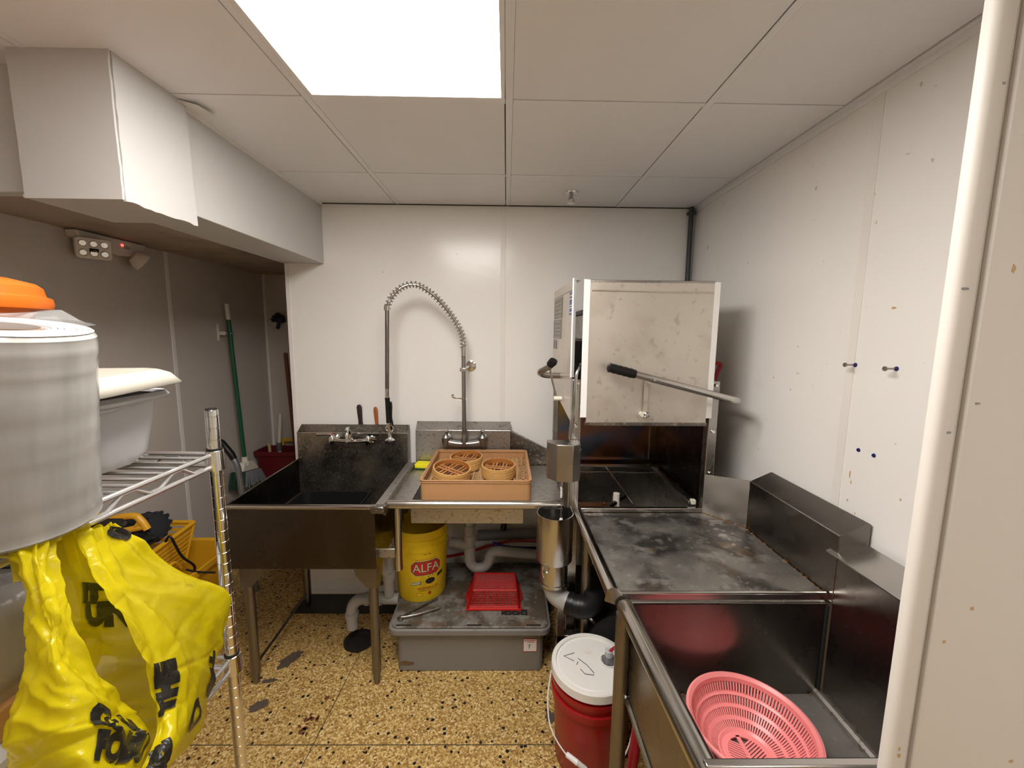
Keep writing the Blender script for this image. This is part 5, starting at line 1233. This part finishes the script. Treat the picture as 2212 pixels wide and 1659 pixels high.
def yellow_bag():
    t = thing('yellow_bag', 'yellow plastic carrier bag with black lettering hanging open off the wire shelf', 'bag', (-.60, .52, 1.36))
    random.seed(31)
    n_u, n_t = 24, 20
    cols = []
    rows_c = []
    for r_ in BAG: rows_c.append(cr(r_, n_u))                 # smooth across
    m = len(rows_c[0]); full = [cr([rows_c[i][j] for i in range(len(BAG))], n_t) for j in range(m)]
    nt = len(full[0])
    G = [[full[j][i].copy() for j in range(m)] for i in range(nt)]
    from mathutils import noise as nz
    def normal(i, j):
        a = G[min(i+1, nt-1)][j]-G[max(i-1, 0)][j]; b = G[i][min(j+1, m-1)]-G[i][max(j-1, 0)]
        n = b.cross(a)
        return n.normalized() if n.length > 1e-9 else Vector((1, 0, 0))
    NN = [[normal(i, j) for j in range(m)] for i in range(nt)]
    out = []
    for i in range(nt):
        tt = i/(nt-1); row = []
        for j in range(m):
            u = j/(m-1); e = min(1, min(u, 1-u)/.04) if tt > .60 else 1
            gather = max(0, 1-tt/.42)
            w_ = .0042*gather*math.sin(u*95+3*nz.noise(Vector((u*6, tt*3, 1))))
            w_ += .011*nz.noise(Vector((u*9+tt*2.0, tt*3.5, 3)))*min(1, .35+tt*1.5)
            w_ += .0045*nz.noise(Vector((u*24-tt*5, tt*4, 7)))*min(1, .3+tt*2)
            w_ += .0012*nz.noise(Vector((u*50, tt*18, 9)))
            q = nz.noise(Vector((u*8+tt*7, tt*4-u*2, 13))); w_ += .006*(1-abs(q)*3 if abs(q) < .33 else 0)*(.4+tt)
            q = abs(nz.noise(Vector((u*15+tt*4, tt*3.2-u*3, 21)))); w_ += .0030*max(0, 1-q*6)*min(1, tt*2.2)
            q = abs(nz.noise(Vector((u*9-tt*9, tt*7+u*3, 27)))); w_ -= .0018*max(0, 1-q*7)*min(1, tt*2.5)
            row.append(G[i][j]+NN[i][j]*w_*e)
        out.append(row)
    body = MB().grid(out).build('bag_body', 'bag', t, ang=70, fix=False)
    # the tied-up handle straps under the roll
    for k, (a, b, c_) in enumerate((((-.600, .490, 1.318), (-.612, .498, 1.372), (-.632, .505, 1.380)), ((-.605, .560, 1.30), (-.614, .556, 1.366), (-.634, .548, 1.380)))):
        P = cr([a, b, c_], 6); rows = []
        for s in range(-5, 6):
            rows.append([p+Vector((.0035*math.sin(s*2.1+k), .0042*s, .0015*math.cos(s*1.7))) for p in P])
        MB().grid(rows).build('handle_strap', 'bag', t, ang=70, fix=False)
    # black lettering printed on the film
    def surf(u, v, off):
        u = min(max(u, 0), 1)*(m-1); v = min(max(v, 0), 1)*(nt-1); i, j = min(int(v), nt-2), min(int(u), m-2); a, b = v-i, u-j
        p = out[i][j]*(1-a)*(1-b)+out[i+1][j]*a*(1-b)+out[i][j+1]*(1-a)*b+out[i+1][j+1]*a*b
        # true local normal of the wrinkled surface
        du = out[i][j+1]-out[i][j]; dv = out[i+1][j]-out[i][j]; n = du.cross(dv)
        n = n.normalized() if n.length > 1e-9 else NN[i][j]
        return p, n
    cam_side = Vector((.55, -.55, .35))
    def letters(s, size, u0, v0, rot, su=1, sv=1, bold=.004):
        ca, sa = math.cos(rot), math.sin(rot)
        # metres per unit of u and v here
        p0, n0 = surf(u0, v0, 0); pu = (surf(u0+.01, v0, 0)[0]-p0).length/.01; pv = (surf(u0, v0+.01, 0)[0]-p0).length/.01
        def fn(x, y):
            x2, y2 = x*ca-y*sa, x*sa+y*ca
            p, n = surf(u0+x2*su/pu, v0-y2*sv/pv, 0)
            if n.dot(cam_side) < 0: n = -n
            return p+n*.0018
        text_on(s, size, fn, 'bag_print', 'print', t, bold, .004)
    letters('G', .046, .785, .065, R(20), -1)
    letters('BILL', .040, .775, .545, R(80), -1)
    letters('O', .052, .825, .645, R(65), -1)
    letters('THE', .034, .938, .545, R(84), -1)
    letters('G', .050, .115, .630, R(-8), -1)
    letters('N', .040, .058, .655, R(-15), -1)
    letters('FOBU', .046, .078, .712, R(-6), -1)
    letters('BI', .046, .925, .765, R(30), -1)
    letters('UN', .050, .552, .318, R(-8))
    letters('IT', .036, .530, .235, R(-10))
    letters('11522', .0085, .793, .292, R(0), -1, bold=0)
yellow_bag()

# ================================================================== ALCOVE
def emergency_light():
    t = thing('emergency_light', 'two-headed emergency light under the alcove ceiling with a red indicator', 'emergency light', (XL, 2.0, 2.0))
    b = MB().prism([(XL, 1.835, 2.052), (XL, 2.185, 2.052), (XL, 2.150, 1.985), (XL, 2.02, 1.975), (XL, 1.90, 2.005), (XL, 1.845, 2.020)], (.055, 0, 0))
    b.build('housing', 'emer', t, bevel=.008)
    MB().tube([(XL+.054, 2.045, 2.025), (XL+.058, 2.045, 2.025)], .0055, 12).build('indicator', 'led_red', t)
    for k in (0, 1): MB().box(XL+.055, XL+.0565, 2.055, 2.085, 2.021-.008*k, 2.023-.008*k).build('vent', 'black_dull', t)
    # head facing the aisle
    m = Matrix.Translation((XL+.085, 1.875, 1.975)) @ Matrix.Rotation(R(-38), 4, 'Z') @ Matrix.Rotation(R(12), 4, 'Y')
    def put(mb): mb.v = [tuple(m @ Vector(p)) for p in mb.v]; return mb
    h = MB(); h.prism([(0, y, z) for y, z in [(p[0], p[1]) for p in rrpoly(-.058, .058, -.045, .045, 0, .014)]], (-.045, 0, 0)); put(h); hd = h.build('lamp_head', 'emer', t, bevel=.004)
    for i in range(3):
        for j in range(2):
            put(MB().lathe([(.014, 0), (.014, .002), (.004, -.006)], (0, 0, 0), 12, Matrix.Rotation(R(90), 4, 'Y') )).build('reflector', 'chrome', hd)
            o = hd.children[-1]
            off = m.to_3x3() @ Vector((.001, -.034+.034*i, -.020+.040*j)); o.location = off
            put(MB().box(.0005, .002, -.015, .015, -.013, .001)).build('lens', 'black', hd); hd.children[-1].location = off
    m2 = Matrix.Translation((XL+.080, 2.125, 1.958)) @ Matrix.Rotation(R(55), 4, 'Z') @ Matrix.Rotation(R(35), 4, 'Y')
    h2 = MB().lathe([(.004, -.05), (.030, -.045), (.046, -.02), (.050, .0), (.046, .002), (.004, .0)], (0, 0, 0), 20, Matrix.Rotation(R(90), 4, 'Y')); h2.v = [tuple(m2 @ Vector(p)) for p in h2.v]; h2.build('lamp_head', 'emer', t)
emergency_light()
def broom():
    t = thing('broom', 'broom with green handle and white socket hanging on the alcove wall', 'broom', (-1.83, 2.79, .55))
    a = Vector((-1.845, 2.755, 1.80)); b = Vector((-1.822, 2.782, .740)); d = (b-a).normalized()
    MB().tube([a+d*.105, b], .0125, 14).build('handle', 'green', t)
    MB().tube([a, a+d*.006, a+d*.10, a+d*.108], [.009, .0145, .0145, .012], 14).build('hanger_end', 'cream', t)
    sk = MB().tube([b-d*.01, b+d*.025, b+d*.028, b+d*.05], [.018, .021, .028, .030], 14).build('socket', 'cream', t)
    z = .690
    MB().frustum([(-1.865, 2.715, z-.03), (-1.795, 2.715, z-.03), (-1.795, 2.905, z-.065), (-1.865, 2.905, z-.065)], [(-1.85, 2.742, z+.028), (-1.80, 2.742, z+.028), (-1.80, 2.85, z+.012), (-1.85, 2.85, z+.012)]).build('head_block', 'cream', t, bevel=.008)
    random.seed(2); br = MB(); br2 = MB()
    for i in range(26):
        for j in range(4):
            y = 2.70+.205*i/25; x = -1.866+.072*j/3; zt = z-.028-.040*(i/25)
            y2 = 2.665+.30*i/25+random.uniform(-.006, .006); zb = .545+random.uniform(-.008, .008)-.020*(i/25)
            (br2 if i < 5 else br).tube([(x, y, zt), (x+random.uniform(-.004, .004), y2, zb)], .0042, 5)
    br.build('bristles', 'bristle', t, kind='stuff'); br2.build('edge_bristles', 'dgreen', t, kind='stuff')
    c = thing('broom_clip', 'white wall clip gripping the green broom handle', 'clip', (XL, 2.76, 1.60))
    MB().box(XL, XL+.010, 2.718, 2.734, 1.555, 1.665).build('plate', 'cream', c, bevel=.003)
    MB().box(XL+.008, XL+.052, 2.720, 2.732, 1.592, 1.616).build('arm', 'cream', c, bevel=.003)
    MB().tube(arc((-1.842, 2.757, 1.604), .0165, -120, 120, 12, (0, 1, 0), (1, 0, 0)), .003, 8).build('jaw', 'cream', c)
    MB().box(-1.850, -1.842, 2.775, 2.800, 1.594, 1.614).build('jaw_tip', 'chrome', c, bevel=.002)
broom()
def wringer_handle():
    t = thing('grey_tube_handle', 'bent grey metal tube with black grip behind the shelf post', 'handle', (-1.62, 2.4, 0))
    MB().tube(cr([(-1.640, 2.4, .862), (-1.622, 2.4, .820), (-1.612, 2.4, .76), (-1.600, 2.4, .60), (-1.58, 2.4, .30), (-1.56, 2.4, .001)], 6), .0165, 14).build('tube', 'grey_tube', t)
    MB().tube([(-1.760, 2.4, 1.000), (-1.70, 2.4, .955), (-1.650, 2.4, .885), (-1.636, 2.4, .855)], [.012, .019, .020, .018], 14).build('grip', 'black', t)
wringer_handle()
def alcove_bin():
    t = thing('red_bin', 'dark red square bin standing in the alcove corner', 'bin', (-1.75, 3.02, 0))
    rows = [[Vector(p) for p in rrpoly(-1.885+k, -1.575-k, 2.985+k, 3.160-k, z, .03)] for z, k in ((.001, .05), (.005, .045), (.690, .006), (.692, -.008), (.722, -.010), (.724, -.004), (.720, .003), (.10, .04))]
    MB().grid(rows, True).build('bin_body', 'dark_red', t)
    MB().prism(rrpoly(-1.84, -1.62, 3.03, 3.115, .003, .02), (0, 0, .004)).build('bin_floor', 'dark_red', t)
    tag(MB().tube([(-1.772, 3.05, .05), (-1.805, 3.05, .775)], [.012, .011], 12).build('wooden_stick', 'palewood'), 'short pale wooden stick standing in the dark red bin', 'stick')
    t2 = thing('plunger_handle', 'white plastic rod with dark base standing in the dark red bin', 'rod', (-1.75, 3.1, .1))
    MB().tube([(-1.755, 3.10, .10), (-1.757, 3.10, .74), (-1.732, 3.10, .99), (-1.730, 3.10, .995)], [.013, .013, .012, .006], 12).build('rod', 'cream', t2)
    MB().tube([(-1.757, 3.10, .70), (-1.756, 3.10, .765)], .020, 14).build('base_socket', 'grey_tube', t2)
alcove_bin()
def alcove_tools():
    t = thing('work_glove', 'dark work glove hanging from a hook on the alcove end wall', 'glove', (-1.77, 3.25, 1.7))
    y = 3.235
    MB().tube(cr([(-1.740, y, 1.715), (-1.765, y, 1.712), (-1.79, y, 1.700)], 4), [.030, .032, .034, .033, .032, .030, .028, .026, .020], 12).build('palm', 'glove', t)
    for p in (((-1.785, y, 1.715), (-1.805, y, 1.728), (-1.822, y, 1.726)), ((-1.778, y, 1.722), (-1.792, y, 1.742), (-1.80, y, 1.748)), ((-1.765, y, 1.726), (-1.775, y, 1.748), (-1.782, y, 1.752)), ((-1.79, y, 1.70), (-1.81, y, 1.705), (-1.828, y, 1.700)), ((-1.775, y, 1.69), (-1.782, y, 1.66), (-1.79, y, 1.638))):
        MB().tube(cr(p, 4), [.013]*8+[.008], 10).build('finger', 'glove', t)
    t0 = thing('wall_hook', 'small white hook rail behind the dark work glove', 'hook', (-1.80, YA, 1.69))
    MB().box(-1.845, -1.70, YA-.012, YA, 1.670, 1.690).build('rail', 'cream', t0, bevel=.002)
    MB().tube([(-1.845, 3.268, 1.708), (-1.84, 3.24, 1.712), (-1.80, 3.235, 1.712)], .008, 10).build('peg', 'grey_tube', t0)
    tag(MB().tube([(-1.712, 3.187, 1.455), (-1.712, 3.187, 1.448), (-1.690, 3.187, .95), (-1.650, 3.187, .001)], [.009, .0145, .0145, .0145], 14).build('wooden_pole', 'brownwood'), 'dark brown wooden pole leaning in the alcove corner', 'pole')
    t2 = thing('hand_brush', 'hand brush with green block hanging near the brown pole', 'brush', (-1.67, 3.2, .8))
    MB().lathe([(.001, .925), (.03, .918), (.052, .895), (.060, .862), (.058, .850), (.001, .850)], (-1.655, 3.255, 0), 20, sy=.35).build('block', 'dgreen', t2)
    b = MB(); random.seed(8)
    for k in range(36):
        x = -1.715+.12*k/35; b.tube([(x, 3.255+random.uniform(-.012, .012), .855), (x*1.0+(x+1.655)*.25, 3.25+random.uniform(-.012, .012), .775)], .003, 5)
    b.build('bristles', 'bristle', t2, kind='stuff')
    t3 = thing('yellow_dustpan', 'yellow plastic dustpan frame below the hand brush', 'dustpan', (-1.70, 3.23, .7))
    MB().box(-1.795, -1.60, 3.205, 3.225, .742, .768).build('top_bar', 'yellow_tool', t3, bevel=.004)
    for x in (-1.79, -1.62): MB().box(x-.010, x+.010, 3.205, 3.225, .35, .745).build('side_bar', 'yellow_tool', t3, bevel=.004)
    MB().box(-1.80, -1.61, 3.21, 3.26, .002, .36).build('pan', 'yellow_tool', t3, bevel=.006)
alcove_tools()
def mop_bucket():
    t = thing('mop_bucket', 'yellow mop bucket with a slotted wringer standing in the alcove', 'mop bucket', (-1.60, 1.95, 0))
    rows = []
    for z, k in ((.06, .06), (.066, .05), (.46, .006), (.462, -.010), (.492, -.012), (.494, -.004), (.485, .008), (.10, .055)):
        rows.append([Vector(p) for p in rrpoly(-1.79+k, -1.465-k, 1.76+k, 2.13-k, z, .06)])
    MB().grid(rows, True).build('tub', 'mop_yellow', t)
    MB().prism(rrpoly(-1.73, -1.525, 1.82, 2.07, .062, .04), (0, 0, .004)).build('tub_floor', 'mop_yellow', t)
    MB().tube(cr([(-1.565, 1.775, .49), (-1.560, 1.80, .535), (-1.556, 1.83, .53), (-1.553, 1.85, .49)], 4), .007, 8).build('spout_lip', 'mop_yellow', t)
    for x in (-1.74, -1.515):
        for y in (1.82, 2.07):
            MB().tube([(x-.012, y, .03), (x+.012, y, .03)], .03, 16).build('caster', 'grey_tube', t)
            MB().tube([(x, y, .03), (x, y, .066)], .008, 8).build('caster_stem', 'grey_tube', t)
    # wringer: slanted slotted hopper on the rim
    wx = MB()
    B4 = [Vector(p) for p in ((-1.80, 1.74, .47), (-1.60, 1.74, .47), (-1.60, 1.93, .47), (-1.80, 1.93, .47))]
    T4 = [Vector(p) for p in ((-1.86, 1.69, .635), (-1.575, 1.69, .635), (-1.575, 1.98, .66), (-1.86, 1.98, .66))]
    wr_ = MB()
    for i in range(4):
        wr_.tube([T4[i], T4[(i+1) % 4]], .010, 8)
        wr_.tube([B4[i], T4[i]], .008, 8)
    wf = wr_.build('wringer_frame', 'mop_yellow', t)
    for i in range(4):
        j = (i+1) % 4
        for k in range(8):
            v = (k+.25)/8; a = B4[i].lerp(T4[i], v); b = B4[j].lerp(T4[j], v); a2 = B4[i].lerp(T4[i], v+.07); b2 = B4[j].lerp(T4[j], v+.07)
            MB().sheet([a, b, b2, a2], .008).build('wringer_slat', 'mop_yellow', t, ang=0)
    MB().tube(cr([(-1.575, 1.80, .645), (-1.555, 1.80, .675), (-1.540, 1.80, .665), (-1.520, 1.82, .57), (-1.500, 1.86, .50), (-1.50, 1.86, .47)], 5), .0055, 8).build('wire_handle', 'black', t)
    MB().tube(cr([(-1.49, 1.80, .515), (-1.455, 1.82, .49), (-1.40, 1.86, .462)], 4), .005, 8).build('bail_wire', 'black', t)
    m = thing('mop', 'black string mop in a yellow clamp resting in the wringer', 'mop', (-1.70, 1.80, .7))
    a, b = Vector((-1.79, 1.80, .665)), Vector((-1.590, 1.80, .735))
    random.seed(6); b_ = MB()
    d = (b-a).normalized(); u = d.cross(Vector((0, 0, 1))).normalized(); v = u.cross(d)
    b_.tube([a-d*.01, a, a.lerp(b, .1), a.lerp(b, .5), a.lerp(b, .9), b, b+d*.012], [.02, .050, .064, .068, .066, .054, .02], 18)
    for k in range(70):
        an = 2*PI*k/70; c1 = u*math.cos(an)+v*math.sin(an)
        pts = [a.lerp(b, s)+c1*(.064+.006*math.sin(s*9+k))*(.82 if s in (0, 1) else 1) for s in (0, .2, .4, .6, .8, 1)]
        pts = [p+u*.010*math.sin(q*1.7+k*.9) for q, p in enumerate(pts)]
        b_.tube(pts, .0055, 5)
    b_.build('mop_head', 'mop', m, kind='stuff')
    cl = MB()
    y = 1.722
    top = [(-1.835, y, .905), (-1.800, y, .800), (-1.640, y, .815), (-1.600, y, .795), (-1.575, y, .752)]
    cl.tube(cr(top, 5), .014, 10); cl.tube([(-1.585, y, .765), (-1.79, y, .722)], .013, 10); cl.tube([(-1.80, y, .80), (-1.835, y, .70)], .016, 10); cl.tube([(-1.60, y, .79), (-1.62, y, .765)], .012, 10)
    cl.build('clamp', 'mop_yellow', m)
    MB().tube([(-1.815, y, .83), (-1.775, y, .785), (-1.765, y, .755), (-1.75, y, .735)], [.022, .026, .017, .017], 14).build('wing_screw', 'mop_yellow', m)
    MB().tube([(-1.85, y, .93), (-1.825, y, .87), (-1.81, y, .84)], [.016, .017, .02], 12).build('handle_stub', 'mop_yellow', m)
mop_bucket()
def food_boxes():
    zs = ZL+.005
    names = ('lowest', 'second', 'third', 'topmost')
    for k in range(4):
        z = zs+.0505*k
        t = thing('food_box', names[k]+' clear plastic food box in the stack on the lower shelf beside the post', 'food box', (-.735, .78, z), 'clear food boxes')
        rows = [[Vector(p) for p in rrpoly(-.790+q, -.668-q, .735+q, .838-q, z+zz, .02)] for zz, q in ((.0005, .012), (.037, .0), (.039, -.004), (.046, -.004), (.049, .002), (.049, .03))]
        MB().grid(rows, True).build('box', 'clearbox', t); MB().prism(rrpoly(-.772, -.686, .753, .820, z+.0005, .015), (0, 0, .002)).build('bottom', 'clearbox', t)
        MB().prism(rrpoly(-.785, -.673, .740, .833, z+.0465, .02), (0, 0, .002)).build('lid', 'clearbox', t)
food_boxes()
